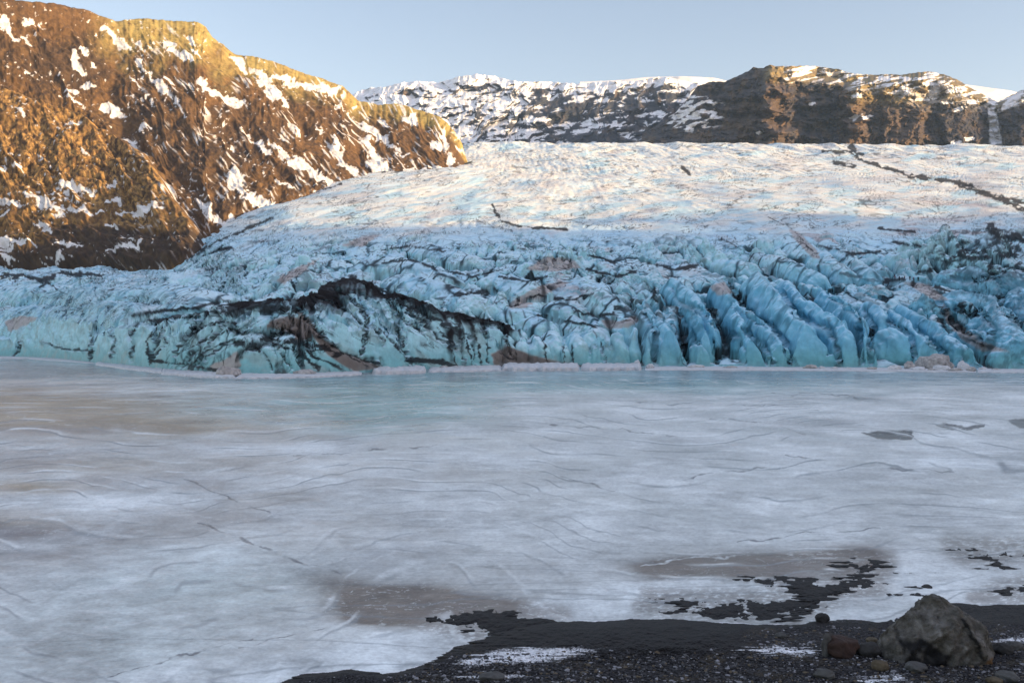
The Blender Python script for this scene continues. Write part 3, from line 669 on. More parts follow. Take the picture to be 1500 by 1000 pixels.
FROCK = nmat("cliff_rock", spec=.1, cscale=.06, camp=.35, bscale=.06, bstr=.7, bdist=4.0, detail=9)
SNOWM = nmat("far_snow", spec=.2, cscale=.02, camp=.06, bscale=.03, bstr=.5, bdist=4.0)
far_range("snowfield", [(850,120),(900,118),(950,113),(1000,112),(1045,114),(1075,121),(1300,125),(1415,124),(1450,129),(1480,133),(1500,138),(1700,150)], 850, 1700, 200, 3600, 4200,
          lambda U_, p, t: 40*fbm(U_/60, p/20, 3, 311), lambda U_, p, t, N: np.broadcast_to(np.array((.82, .79, .75), np.float32), U_.shape+(3,)), 300, 60, SNOWM, .3)
RA = [(480,160),(525,134),(545,128),(560,128),(585,122),(610,119),(640,121),(655,118),(672,112),(700,109),(720,111),(740,116),(760,120),(800,120),(850,123),(870,121),(900,119),(930,119),(960,114),(975,113),(1000,118),(1040,125),(1100,135),(1200,150)]
def dispA(U_, p, t):
    return (ridged(U_/48+.5*fbm(U_/40, p/30, 3, 321)+p/90, p/80, 3, 322)-.6)*75+12*fbm(U_/22, p/18, 3, 323)+3*fbm(U_/60, p/9, 3, 324)+2*fbm(U_/6, p/6, 2, 325)
def colA(U_, p, t, N):
    rk = mix(np.broadcast_to(np.array((.038, .042, .055)), N.shape), np.array((.10, .078, .068)), sst(0, .6, fbm(U_/14, p/14, 4, 331)))
    s = sst(-.06, .16, fbm(U_/22+p/30, p/9, 5, 332, gain=.62)+.35*fbm(U_/60, p/30, 2, 333)+.9*(N[..., 2]-.40)
            + .9*sst(.86, .97, t)+.28*(1-sst(600, 730, U_))-.45*sst(720, 860, U_)*(np.exp(-((t-.62)/.17)**2)+np.exp(-((t-.15)/.2)**2))-.17)
    return mix(rk, np.array((.80, .79, .80)), s)
far_range("snowy_range", RA, 480, 1200, 222, 2500, 2900, dispA, colA, 900, 180, FROCK, 1.6, .1)
RB = [(940,196),(985,170),(1010,142),(1022,126),(1040,120),(1062,120),(1080,112),(1098,103),(1104,99),(1118,100),(1127,95),(1135,97),(1150,97),(1190,97),(1225,101),(1250,108),(1280,110),(1300,109),(1320,110),(1345,106),(1362,105),(1385,110),(1405,118),(1420,128),(1445,141),(1462,150),(1480,140),(1500,131),(1540,122),(1720,110)]
BUT = [(940,0),(1020,15),(1060,30),(1085,40),(1112,52),(1122,105),(1132,108),(1150,60),(1160,45),(1168,-35),(1200,-55),(1235,-40),(1243,48),(1258,60),(1268,12),(1290,8),(1298,38),(1312,28),(1320,36),(1350,30),(1360,-25),(1378,-30),(1385,14),(1410,10),(1436,-10),(1448,-70),(1462,-70),(1476,0),(1500,35),(1720,60)]
def dispB(U_, p, t):
    uu = U_+16*fbm(U_/34, p/17, 4, 341)
    low = 1-sst(.0, .45, t)
    b = np.interp(uu, [a[0] for a in BUT], [a[1] for a in BUT])*(1-.5*sst(.78, 1, t))*(.75+.7*fbm(U_/40, p/18, 3, 349))+10*fbm(U_/14, p/12, 4, 350)
    talus = low*55*(.6+.5*fbm(U_/12, p/40, 3, 342))
    cut = sst(.80, .90, t+.03*fbm(U_/30, p*0, 2, 343)-.10*sst(1240, 1280, U_))
    return b*1.25+talus*.6+(ridged(uu/13+.5*fbm(uu/20, p/14, 3, 347), p/45, 4, 344)-.6)*15+4*fbm(uu/5, p/6, 3, 345)+9*np.abs(((t*4.2+.35*fbm(U_/26, p/20, 3, 348)) % 1)-.5)*sst(.0, .2, t)-cut*260*sst(1160, 1200, U_)
def colB(U_, p, t, N):
    rk = mix(np.broadcast_to(np.array((.040, .038, .044)), N.shape), np.array((.095, .066, .045)), sst(-.1, .5, fbm(U_/12, p/16, 4, 351)))
    sunlit_brown = .7*np.exp(-((U_-1138)/18)**2)+np.exp(-((U_-1254)/16)**2)+.7*np.exp(-((U_-1325)/40)**2)+.5*np.exp(-((U_-1090)/22)**2)*(p > 150)
    rk = mix(rk, np.array((.125, .08, .048)), np.clip(sunlit_brown, 0, 1)*.7)  # sunlit buttresses painted a lighter brown
    top = sst(.77, .86, t+.06*fbm(U_/14, p/9, 3, 352)-.10*sst(1240, 1280, U_)*0)
    gr = mix(np.broadcast_to(np.array((.20, .15, .065)), N.shape), np.array((.13, .10, .06)), sst(-.2, .4, fbm(U_/9, p/5, 4, 353)))
    gold_top = np.clip(top*sst(1110, 1130, U_)+np.exp(-((U_-1330)/110)**2-((p-140)/13)**2)*sst(1235, 1250, U_)*1.2, 0, 1)
    c = mix(rk, gr, gold_top)
    sn_ = sst(.10, .2, fbm(U_/20+p/9, p/8, 4, 354, gain=.6)+.06)*np.clip(top*sst(1130, 1160, U_)*1.0+.6*np.exp(-((p-130)/22)**2)*sst(1300, 1340, U_), 0, 1)
    zn = np.exp(-((U_-1010)/45)**2-((p-165)/24)**2)
    sn_ = np.maximum(sn_, sst(.30, .4, fbm(U_/16+p/14, p/7, 4, 355)+.5*zn-.02)*sst(.1, .4, zn))
    led = np.maximum.reduce([np.exp(-((U_-x+.7*(p-y))/w)**2-((p-y)/h)**2) for x, y, w, h in [(1252,172,8,5),(1270,172,8,4),(1255,141,9,5),(1405,160,9,4),(1385,150,12,3),(1420,204,8,4),(1400,210,9,5),(1112,195,8,3),(1320,136,18,4),(1352,146,18,3),(1372,130,12,8),(1400,132,18,6),(1425,150,12,4),(1190,152,5,3)]])
    sn_ = np.maximum(sn_, sst(.45, .6, led+.6*fbm(U_/6, p/3, 4, 356)))
    gullysn = np.exp(-((U_-(1452+.12*(p-150)))/(5+.08*np.maximum(0, p-150)))**2)*sst(140, 155, p)
    gullysn = np.maximum(gullysn, np.exp(-((U_-(1500-.9*(p-130)*1.1))/9)**2-((p-148)/16)**2))
    sn_ = np.maximum(sn_, sst(.25, .6, gullysn+.25*fbm(U_/3, p/8, 3, 357)))
    return mix(c, np.array((.78, .76, .76)), np.clip(sn_, 0, 1))
far_range("cliff", RB, 940, 1720, 224, 2150, 2330, dispB, colB, 950, 220, FROCK, 1.2, .25)

# valley side east of the lake, outside the picture: the evening shade on the tongue comes from it
yy = np.linspace(-700, 640, 140); xx = np.linspace(430, 1500, 90)
XX, YY = np.meshgrid(xx, yy)
crest = np.interp(YY, [-700, 50, 163, 316, 400, 470, 560, 640], [340, 298, 268, 226, 200, 160, 70, -10])
prof = np.where(XX < 900, sst(430+.25*np.abs(YY), 900, XX), 1-.6*sst(900, 1500, XX))
HZ = crest*prof*(1+.28*fbm(YY/110, YY*0+1, 3, 403)+.24*gn(YY/38, YY*0+4, 404))+prof*26*fbm(XX/70, YY/45, 4, 401)-3
hcol = mix(np.broadcast_to(np.array((.11, .075, .05)), XX.shape+(3,)), np.array((.78, .78, .78)), sst(.2, .4, fbm(XX/60, YY/40, 4, 402)))
tag(grid_mesh("hill", np.stack([XX, YY, HZ], 2), hcol, ROCK, flip=False), kind='structure')

# ---------------------------------------------------------------- ground far below everything
gme = bpy.data.meshes.new("ground"); s = 20000
gme.from_pydata([(-s, -s, -4), (s, -s, -4), (s, s, -4), (-s, s, -4)], [], [(0, 1, 2, 3)])
GROUND = nmat("ground_gravel", color=(.05, .047, .045), rough=.95, cscale=.05, camp=.3, bscale=.5, bstr=.6, bdist=.5)
gme.materials.append(GROUND)
go = bpy.data.objects.new("ground", gme); C.objects.link(go); tag(go, kind='structure')

# ---------------------------------------------------------------- frozen lake
NWl = int(2300*RES); NRl = int(880*RES)
ul = np.linspace(-350, 1850, NWl)
pyl = 500+np.exp(np.linspace(math.log(900), math.log(11.5), NRl))
# even spacing in the visible part
pyl = np.concatenate([np.linspace(1400, 1010, 30), np.linspace(1009, 545, NRl-130), np.linspace(544.5, 511.5, 100)])
PYl, UL = np.meshgrid(pyl, ul, indexing='ij')
Yw = CAMH*F/(PYl-500); Xw = (UL-750)/F*Yw
pxm = F/Yw
def oct_(lx, ly, seed, o=1, sx=0, sy=0):
    lam = ly
    s_ = 0; a = 1; tt_ = 0
    for i in range(o):
        w = np.clip((ly*pxm*CAMH/Yw-1.2)/2.5, 0, 1)*a     # fade octaves that would be finer than the mesh
        s_ = s_+w*gn(Xw/lx+sx, Yw/ly+sy, seed+i*7); tt_ += a; a *= .62; lx /= 2.1; ly /= 2.1
    return s_/tt_*1.25
JL = fbm(UL/40, PYl/16, 4, 585)
nw = oct_(16, 24, 501, 7); nw2 = oct_(5, 7, 511, 6); nw3 = oct_(40, 40, 521, 4); fine = oct_(1.2, 1.2, 531, 5)
grain = oct_(.5, .6, 541, 4)
lc = np.broadcast_to(np.array((.70, .70, .705), np.float32), PYl.shape+(3,)).copy()
lc = mix(lc, np.array((.82, .82, .83)), sst(-.15, .5, nw*.8+nw2*.5))
lc = mix(lc, np.array((.50, .50, .52)), sst(.05, .6, -nw-.4*nw2)*.8)
def blob(cx, cy, rx, ry, k=1.): return np.clip(np.exp(-((UL-cx+rx*.5*nw2)/rx)**2-((PYl-cy+ry*.8*nw)/ry)**2)*k, 0, 1)
teal_refl = np.clip(blob(560, 590, 140, 34, 1)+.6*blob(700, 560, 300, 14)+.5*blob(1050, 562, 260, 14)+.4*blob(300, 600, 150, 26), 0, 1)
lc = mix(lc, np.array((.25, .43, .44)), np.clip(teal_refl*1.35, 0, 1))  # the glacier's teal reflection, painted into the lake colour
far = 1-sst(548, 572, PYl+14*nw)
lc = mix(lc, np.array((.24, .32, .37)), far*.75)
tan = np.clip(blob(60, 600, 170, 30)+.6*blob(30, 712, 80, 10)+.5*blob(250, 625, 200, 14)+.45*blob(0, 770, 120, 16)+.3*blob(130, 680, 200, 14), 0, 1)
lc = mix(lc, np.array((.46, .37, .27)), np.clip(tan*1.6, 0, 1)*sst(-.8, .3, nw2+.2))
dk = np.clip(blob(20, 785, 170, 18)*.8+blob(30, 812, 120, 8)*.5+.5*blob(60, 630, 160, 8)+.3*blob(330, 760, 120, 10), 0, 1)
lc = mix(lc, np.array((.26, .235, .24)), np.clip(dk*1.2, 0, 1))
mint = np.clip(blob(330, 850, 200, 46)*.9+blob(130, 940, 220, 60)*.7, 0, 1)
lc = mix(lc, np.array((.66, .74, .74)), mint*.7)
gr0 = fbm(UL/12, PYl/3.4, 4, 586, gain=.65)
br = np.clip(1.8*blob(600, 882, 95, 24)+1.1*blob(690, 888, 100, 12)+.7*blob(560, 905, 60, 10)+.4*blob(500, 850, 60, 20), 0, 1)
br2 = np.clip(1.5*blob(1010, 832, 70, 13)+1.3*blob(1120, 826, 120, 15)+.8*blob(1260, 812, 50, 13)+.7*blob(1240, 830, 40, 14), 0, 1)
lc = mix(lc, np.array((.13, .088, .064)), np.clip((br+br2)*1.5*sst(-.8, .15, nw2*.5+fine*.5+gr0+.3), 0, .93))
wht = np.clip(sst(-10, 14, sdf(UL+18*nw2, PYl+8*nw+5*fine, [(330,1010),(380,975),(470,945),(560,926),(640,920),(700,926),(712,932),(620,975),(560,990),(480,990),(400,1010)], 30)), 0, 1)
wht2 = sst(-8, 10, sdf(UL+14*nw2, PYl+6*nw+4*fine, [(760,890),(800,872),(860,862),(960,850),(1040,845),(1110,850),(1180,870),(1150,900),(1050,910),(900,908),(800,908)], 24))
wht3 = sst(-8, 10, sdf(UL+14*nw2, PYl+6*nw+4*fine, [(1180,905),(1230,870),(1300,868),(1330,880),(1310,905),(1250,912)], 24))
wht4 = sst(-8, 10, sdf(UL+20*nw2, PYl+6*nw+4*fine, [(1290,850),(1330,832),(1420,825),(1500,812),(1560,812),(1560,850),(1480,862),(1400,868),(1330,862)], 24))
wht5 = .9*blob(1420, 668, 100, 22)+.7*blob(1490, 600, 40, 8)+.5*blob(480, 655, 160, 8)+.5*blob(1350, 640, 60, 6)
lc = mix(lc, np.array((.84, .85, .87)), np.clip(np.maximum.reduce([wht, wht2*sst(-.9, .1, fine+nw2*.6+.3), wht3, wht4*.75])+wht5*1.0, 0, 1)*.92)
for q, w, k, c3 in [([(1268,636),(1333,630),(1334,643),(1290,643)], 0, 1, .05), ([(1375,624),(1440,620),(1438,626),(1390,629)], 0, .9, .06), ([(1478,615),(1510,612),(1510,624),(1485,624)], 0, .9, .07)]:
    m_ = sst(-1, 1, sdf(UL+16*JL, PYl+5*JL+2*nw2, q, 6)); lc = mix(lc, np.array((c3, c3, c3*1.05)), m_*k)
rim = np.maximum.reduce([sdf(UL+10*nw2+8*gr0, PYl+3*gr0, q, 26) for q in ([(1192,822),(1305,820),(1290,866),(1240,872),(1160,912),(1130,900),(1060,905),(940,890),(950,872),(1060,874),(1150,872),(1110,842)], [(608,908),(722,886),(830,900),(770,925),(690,932)], [(1390,798),(1560,798),(1560,816),(1410,816)], [(1430,875),(1466,860),(1560,846),(1560,875)])])
lc = mix(lc, np.array((.20, .165, .15)), sst(-24, 0, rim)*sst(-.5, .2, gr0+nw2*.4+.1)*.75)
# cracks and pressure lines
CR = [([(270,700),(320,722),(370,745),(410,758)], 1.1, 0), ([(290,765),(360,790),(440,822),(500,838)], 1.8, 0), ([(130,1000),(250,965),(370,935)], 1.2, 0), ([(350,950),(440,925),(540,905)], 1, 0),
      ([(120,748),(190,744),(230,748),(270,746),(310,758),(360,760)], 1.4, 1), ([(430,668),(520,662),(640,652)], 1, 0), ([(792,693),(840,703),(900,718)], 1.3, 0), ([(640,628),(720,610),(860,612),(980,622),(1060,618)], .9, 1),
      ([(750,596),(850,598),(950,606),(1010,624)], .9, 1), ([(1040,612),(1120,620),(1180,634)], .9, 0), ([(850,645),(950,650),(1040,648),(1135,664)], 1.2, 1), ([(1000,740),(1050,735),(1090,725)], 1.3, 1),
      ([(940,828),(1000,818),(1090,812)], 1.2, 1), ([(230,860),(330,850),(430,838)], 1, 1), ([(0,950),(120,925),(240,905),(330,895)], 2.2, 1), ([(1080,795),(1180,780),(1290,775)], 1.1, 0),
      ([(1400,745),(1450,735),(1500,722)], 3, 1), ([(1000,700),(1080,690),(1150,678)], 1.2, 0), ([(760,575),(900,572),(1000,580),(1150,592),(1200,604)], .8, 1), ([(860,560),(1000,556),(1120,560)], .8, 1),
      ([(930,590),(1080,592),(1200,600)], .7, 0),([(800,620),(900,628),(1000,640)],.9,0),([(1130,578),(1200,576),(1290,586)],.9,0),([(1150,668),(1300,686),(1400,690)],1.1,0),([(0,735),(60,742),(150,748)],1,1),([(1080,842),(1120,846),(1180,860)],1.2,0)]
for pts, w, wh in CR:
    dd_, _ = pline(UL+3*fine, PYl+6*JL, pts, w*4)
    m_ = (1-sst(w*.3, w*1.3, dd_))*sst(-.35, .35, fbm(UL/35, PYl/14, 3, 584))*.85
    lc = mix(lc, np.array((.80, .81, .83)) if wh else np.array((.13, .13, .15)), m_)
# wind ripples: thin dark and light broken lines across the ice
rp = np.abs(oct_(30, 4.5, 551, 3)+.25*nw); rp2 = np.abs(oct_(22, 3.2, 561, 3, 3, 5))
wrow = np.clip((4.5*pxm*CAMH/Yw)/6, 0, 1)
lc = mix(lc, np.array((.20, .22, .25)), (1-sst(.0, .035, rp))*sst(.0, .4, nw3+.2)*.5*wrow)
lc = mix(lc, np.array((.76, .78, .80)), (1-sst(.0, .03, rp2))*sst(.0, .4, -nw3+.2)*.45*wrow)
cn = fbm(UL/330+.3*fbm(UL/60, PYl/20, 3, 580), (PYl-.05*UL)/46+.0006*(PYl-540)*0, 3, 581)
PYc = np.log(np.maximum(PYl-500, 12))*150
cn = .42*fbm(UL/420+.05*fbm(UL/60, PYc/30, 3, 580), PYc/130, 3, 581, gain=.35)+PYc/110
fr = np.abs((cn*9) % 1-.5)*2; fr2 = np.abs((cn*9+.14) % 1-.5)*2
cmk = sst(-.15, .35, fbm(UL/110, PYc/22, 3, 582))*(1-.35*sst(700, 760, PYl)); cmk2 = sst(-.1, .4, fbm(UL/90+5, PYc/18, 3, 583))*(1-.35*sst(700, 760, PYl))
lc = mix(lc, np.array((.30, .32, .35)), (1-sst(.02, .20, fr))*cmk*.95)
lc = mix(lc, np.array((.86, .86, .87)), (1-sst(.03, .24, fr2))*cmk2*.9)
crk_ = ridged(UL/26+.9*fbm(UL/40, PYl/9, 3, 571), PYl/8+.5*fbm(UL/60, PYl/14, 2, 572), 4, 573, gain=.62)
crm = sst(-.35, .5, fbm(UL/160, PYl/30, 3, 574))*sst(548, 600, PYl)
lc = mix(lc, np.array((.84, .84, .85)), sst(.74, .9, crk_)*crm*.6)
lc = mix(lc, np.array((.34, .35, .38)), sst(.80, .97, ridged(UL/40+.9*fbm(UL/30, PYl/8, 3, 575), PYl/6, 4, 576, gain=.62))*crm*.55)
gr2 = fbm(UL/7, PYl/2.6, 4, 577, gain=.65)
big = fbm(UL/210, PYc/26, 4, 587)
lc = lc*np.array((.95, 1.0, .985), np.float32)
lc *= (.84*(1+.30*fine+.2*grain+.16*nw2+.17*gr2+.16*fbm(UL/60, PYl/9, 4, 578)+.34*big))[..., None]
lr = .30+.22*sst(-.3, .4, nw2)+.2*wht-.14*far-.10*teal_refl
lz = .0*PYl+(.025*fine+.012*grain)*sst(560, 700, PYl)
LAKE = nmat("lake_ice", spec=.5, cscale=6., camp=.15, bscale=8., bstr=.5, bdist=.03)
PL = np.stack([Xw, Yw, lz], 2)
lake = grid_mesh("frozen_lake", PL, lc, LAKE, np.clip(lr, .16, .9)); tag(lake, kind='structure')

# ---------------------------------------------------------------- black sand shore
NWs = int(1250*RES); NRs = int(520*RES)
us = np.linspace(330, 1750, NWs); pys = np.concatenate([np.linspace(1500, 1030, 60), np.linspace(1029, 780, NRs)])
PYs, US = np.meshgrid(pys, us, indexing='ij')
wa = 5*gn(US/30, PYs/9, 601)+30*fbm(US/70, PYs/3.2, 3, 602, gain=.55); wb = 2.5*gn(US/26+3, PYs/8, 603)+1.2*fbm(US/9, PYs/3, 3, 604)
SA = [(380,1012),(415,996),(440,986),(480,983),(520,978),(560,985),(590,980),(622,972),(660,950),(700,935),(730,925),(770,914),(820,908),(870,908),(930,905),(1000,905),(1060,911),(1110,913),(1160,914),(1200,907),(1240,906),(1290,908),(1320,900),(1380,880),(1440,884),(1520,884),(1800,880),(1800,1600),(330,1600)]
SB = [(608,910),(640,898),(680,893),(722,889),(752,889),(765,899),(828,904),(830,912),(780,925),(735,930),(712,932),(680,932),(680,920),(650,916)]
SC0 = [(1060,838),(1110,842),(1170,850),(1240,868),(1250,874),(1180,872),(1120,862),(1090,850)]
SI = [(1290,866),(1340,868),(1400,870),(1350,876),(1300,874)]; SJ = [(1300,840),(1350,836),(1400,838),(1360,842)]; SK = [(1380,826),(1440,830),(1500,828),(1500,832),(1440,835)]
SC = [(1192,822),(1225,826),(1258,814),(1305,820),(1308,830),(1275,838),(1292,850),(1290,862),(1240,868),(1215,882),(1170,912),(1130,912),(1160,890),(1178,880),(1150,872),(1110,846),(1160,842),(1236,846),(1250,838)]
SD = [(1390,798),(1440,802),(1500,803),(1560,798),(1560,814),(1500,817),(1440,822),(1410,814)]
SE = [(1438,874),(1466,860),(1500,852),(1560,846),(1560,872),(1500,872),(1450,878)]
SF_ = [(900,883),(950,897),(1000,904),(1080,908),(1150,906),(1200,886),(1190,876),(1130,877),(1080,876),(1040,880),(1010,872),(985,880),(948,873),(946,880),(990,889),(960,893),(925,886)]
SG = [(1325,852),(1360,856),(1372,862),(1345,862)]; SH=[(1450,818),(1480,826),(1500,834),(1470,836),(1448,830)]
MA = sdf(US+wa*.3, PYs+wb*.5, SA, 60)
MO = np.maximum.reduce([sdf(US+wa, PYs+wb, q, 20) for q in (SB, SC0, SC, SD, SE, SF_, SG, SH, SI, SJ, SK)])
M = np.maximum(MA, MO)
hA = sst(-1, 6, MA)*.04+sst(0, 60, MA)*.15+sst(930, 1200, PYs)*.5*sst(-1, 10, MA)
berm = np.exp(-((US-930)/190)**4)*sst(-1, 14, MA)*(1-sst(930, 975, PYs))*.16
berm2 = np.exp(-((US-640)/130)**4)*sst(-1, 10, MA)*(1-sst(975, 1010, PYs))*.08
hO = sst(-2, 6, MO)*.012+sst(0, 15, MO)*.02
h = np.maximum(hA+berm+berm2, hO)-.03*(1-sst(-2, 0, M))-.012
h += sst(0, 6, M)*(.02*fbm(US/9, PYs/5, 4, 611)+.03*fbm(US/40, PYs/20, 2, 612))+sst(4, 20, MA)*sst(930, 960, PYs)*.022*fbm(US/2.6, PYs/1.8, 3, 613)
h = np.where(M < -1.5, -.06, h)
Ys_ = (CAMH-h)*F/(PYs-500); Xs_ = (US-750)/F*Ys_
sc_ = np.broadcast_to(np.array((.013, .012, .0125), np.float32), h.shape+(3,)).copy()
gravel = sst(945, 965, PYs+8*gn(US/30, PYs/20, 621))*sst(4, 12, MA)
gravel = np.maximum(gravel, sst(1050, 1150, US)*sst(905, 925, PYs)*sst(2, 8, MA))
peb = fbm(US/3, PYs/2.2, 3, 622)
sc_ = mix(sc_, np.array((.052, .051, .057)), gravel*sst(-.3, .6, peb))
sc_ = mix(sc_, np.array((.06, .05, .035)), gravel*sst(.1, .5, fbm(US/60, PYs/20, 3, 623))*.6)
SNB = [[(662,974),(700,962),(725,955),(760,950),(800,948),(840,950),(870,949),(855,956),(820,962),(780,972),(740,968),(700,974)],[(1455,935),(1500,933),(1540,930),(1540,938),(1480,940)],
       [(1100,950),(1140,944),(1180,948),(1195,958),(1170,962),(1130,956)],[(1262,992),(1300,986),(1320,992),(1310,1002),(1270,1002)],[(680,990),(720,985),(760,990),(720,996)],
       [(1165,900),(1200,897),(1230,900),(1250,908),(1200,907)],[(1330,905),(1350,902),(1345,912)]]
snb = sst(-3, 3, polymask(US+wa*2, PYs+wb*1.2, SNB, 4, 14)+3.5*peb-.6)
snb = np.maximum(snb, sst(.66, .78, fbm(US/9, PYs/4, 4, 624)+.16*peb)*gravel)
sc_ = mix(sc_, np.array((.74, .75, .78)), snb*sst(1, 4, MA))
frost = np.maximum(sst(.22, .34, fbm(US/30, PYs/4, 4, 625)-.75*sst(-1, 2, MO))*.9, 1-sst(-2, .2+.8*fbm(US/10, PYs/4, 3, 626), MO))*(MA < 1)
sc_ = mix(sc_, np.array((.70, .70, .72)), frost)
sr = np.full(h.shape, .62, np.float32)+.25*gravel
SAND = nmat("black_sand", spec=.15, cscale=9., camp=.4, bscale=14., bstr=.8, bdist=.04)
shore = grid_mesh("shore", np.stack([Xs_, Ys_, h], 2), sc_, SAND, sr); tag(shore, kind='structure')
def shore_z(px, pyq):
    j = int(np.clip(np.argmin(np.abs(us-px)), 0, NWs-1)); i = int(np.argmin(np.abs(pys-pyq)))
    return Vector((Xs_[i, j], Ys_[i, j], h[i, j]))

# ---------------------------------------------------------------- rocks
def rock_mesh(name, size, seed, sub=4, cuts=9, amp=.16, fine=.035, shape=None, paint=None, dmin=.68):
    bm = bmesh.new(); bmesh.ops.create_icosphere(bm, subdivisions=sub, radius=1)
    rng = np.random.RandomState(seed)
    co = np.array([v.co[:] for v in bm.verts])
    for k in range(cuts):
        n = rng.normal(size=3); n /= np.linalg.norm(n); d0 = rng.uniform(dmin, .94)
        dd = co@n-d0
        co -= np.outer(np.maximum(dd, 0)*.92, n)
    x, y, z = co.T
    f = amp*fbm(x*1.3+seed, y*1.3+z*1.1, 3, seed+11)+amp*fbm(y*1.5-seed, z*1.5+x*.7, 3, seed+12)
    f += fine*(ridged(x*5+z*2, y*5-z*3, 4, seed+13)-.5)*2+fine*.7*fbm(x*11+y*4, z*11, 3, seed+14)
    co *= (1+f)[:, None]
    if shape is not None: co = shape(co)
    else: co *= np.array(size)
    for v, c in zip(bm.verts, co): v.co = c
    for f_ in bm.faces: f_.smooth = True
    me = bpy.data.meshes.new(name); bm.to_mesh(me); bm.free()
    if paint is not None:
        cc = np.concatenate([paint(co), np.full((len(co), 1), .9)], 1).astype(np.float32)
        me.color_attributes.new("Col", 'FLOAT_COLOR', 'POINT').data.foreach_set("color", cc.reshape(-1))
    return me
def put(name, me, mat, loc, rz=0, label=None, cat=None, group=None):
    me.materials.clear(); me.materials.append(mat)
    o = bpy.data.objects.new(name, me); C.objects.link(o); o.location = loc; o.rotation_euler = (0, 0, rz)
    return tag(o, label, cat, group)
def boulder_shape(co):
    x, y, z = co.T.copy()
    zz = np.clip(z, -1, 1.2)
    # broad lower left flank, peak left of the middle, long slope to the right
    w = np.where(x < 0, 1.0-.22*np.clip(zz, 0, 1)**2, 1.0)
    z2 = np.where(zz > 0, zz*(1.27-.22*np.clip(x, 0, 1)-.10*np.clip(-x-.4, 0, 1)), zz*.35)
    X_ = x*1.30*w+.05; peak = np.exp(-((x+.02)/.35)**2)*.02*np.clip(zz, 0, 1)
    X_ = np.where(x < -.55, X_+(-.55-x)*.35*np.clip(zz, 0, 1), X_)
    Y_ = y*1.0
    # a hollow low on the left of the front, a groove down from the peak, knuckled right flank
    hol = np.exp(-((X_+.62)/.42)**2-((z2-.22)/.38)**2)*(y < 0)
    Y_ = Y_+hol*.10
    gr = np.exp(-((X_-.18-.45*(1-z2))/.07)**2)*(y < 0)*np.clip(z2*2, 0, 1)
    Y_ = Y_+gr*.07
    rr = ridged(X_*2.2-z2*1.1, z2*.9+y, 4, 77)-.6
    Y_ = Y_-rr*.20*(y < .3); z2 = z2+rr*.05*(z2 > 0)
    rr2 = ridged(X_*5-z2*3, z2*3+y*2, 4, 78, gain=.6)-.6
    return np.stack([X_, Y_-rr2*.05, z2+peak+rr2*.02], 1)
def boulder_paint(co):
    x, y, z = co.T
    c = mix(np.broadcast_to(np.array((.125, .118, .108)), co.shape), np.array((.078, .074, .062)), sst(-.3, .4, fbm(x*3, z*3+y, 4, 79)))
    c = mix(c, np.array((.17, .165, .155)), sst(.1, .5, fbm(x*6, z*6-y*3, 4, 80)))
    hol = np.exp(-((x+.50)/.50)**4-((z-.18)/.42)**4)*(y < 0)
    c = mix(c, np.array((.012, .012, .013)), sst(.45, .95, hol*1.0+.8*fbm(x*2.6, z*2.6, 4, 81)))  # near-black across the low left hollow
    c = mix(c, np.array((.02, .02, .02)), sst(.45, .8, np.exp(-((x-.28-.42*(1-z)-.1*fbm(x*2, z*4, 3, 83))/.055)**2)*(y < 0)*(z > .15)*(z < .95)+.25*fbm(x*5, z*5, 3, 82)))  # dark line down the groove
    return mix(c, np.array((.16, .09, .04)), sst(.4, .8, np.exp(-((x-.85)/.2)**2-((z-.05)/.12)**2)))
mossrock = bpy.data.materials.new("boulder_stone")
m = nmat("boulder_stone_mottled", rough=.9, spec=.2, cscale=5, camp=.5, bscale=7, bstr=1.0, bdist=.16, detail=10)
bpy.data.materials.remove(mossrock)
bl = shore_z(1380, 976)
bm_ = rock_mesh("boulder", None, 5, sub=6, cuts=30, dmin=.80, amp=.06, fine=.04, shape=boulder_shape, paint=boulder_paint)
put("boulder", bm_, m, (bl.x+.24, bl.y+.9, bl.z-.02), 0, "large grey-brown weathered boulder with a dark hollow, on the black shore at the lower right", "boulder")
REDR = nmat("red_stone", color=(.035, .020, .016), rough=.8, cscale=5, camp=.4, bscale=9, bstr=.8, bdist=.04)
GREYR = nmat("grey_stone", color=(.07, .07, .068), rough=.9, cscale=6, camp=.4, bscale=12, bstr=.8, bdist=.03)
OCHR = nmat("ochre_stone", color=(.085, .068, .045), rough=.9, cscale=6, camp=.4, bscale=12, bstr=.8, bdist=.03)
DARKR = nmat("dark_stone", color=(.035, .034, .034), rough=.9, cscale=6, camp=.4, bscale=12, bstr=.8, bdist=.03)
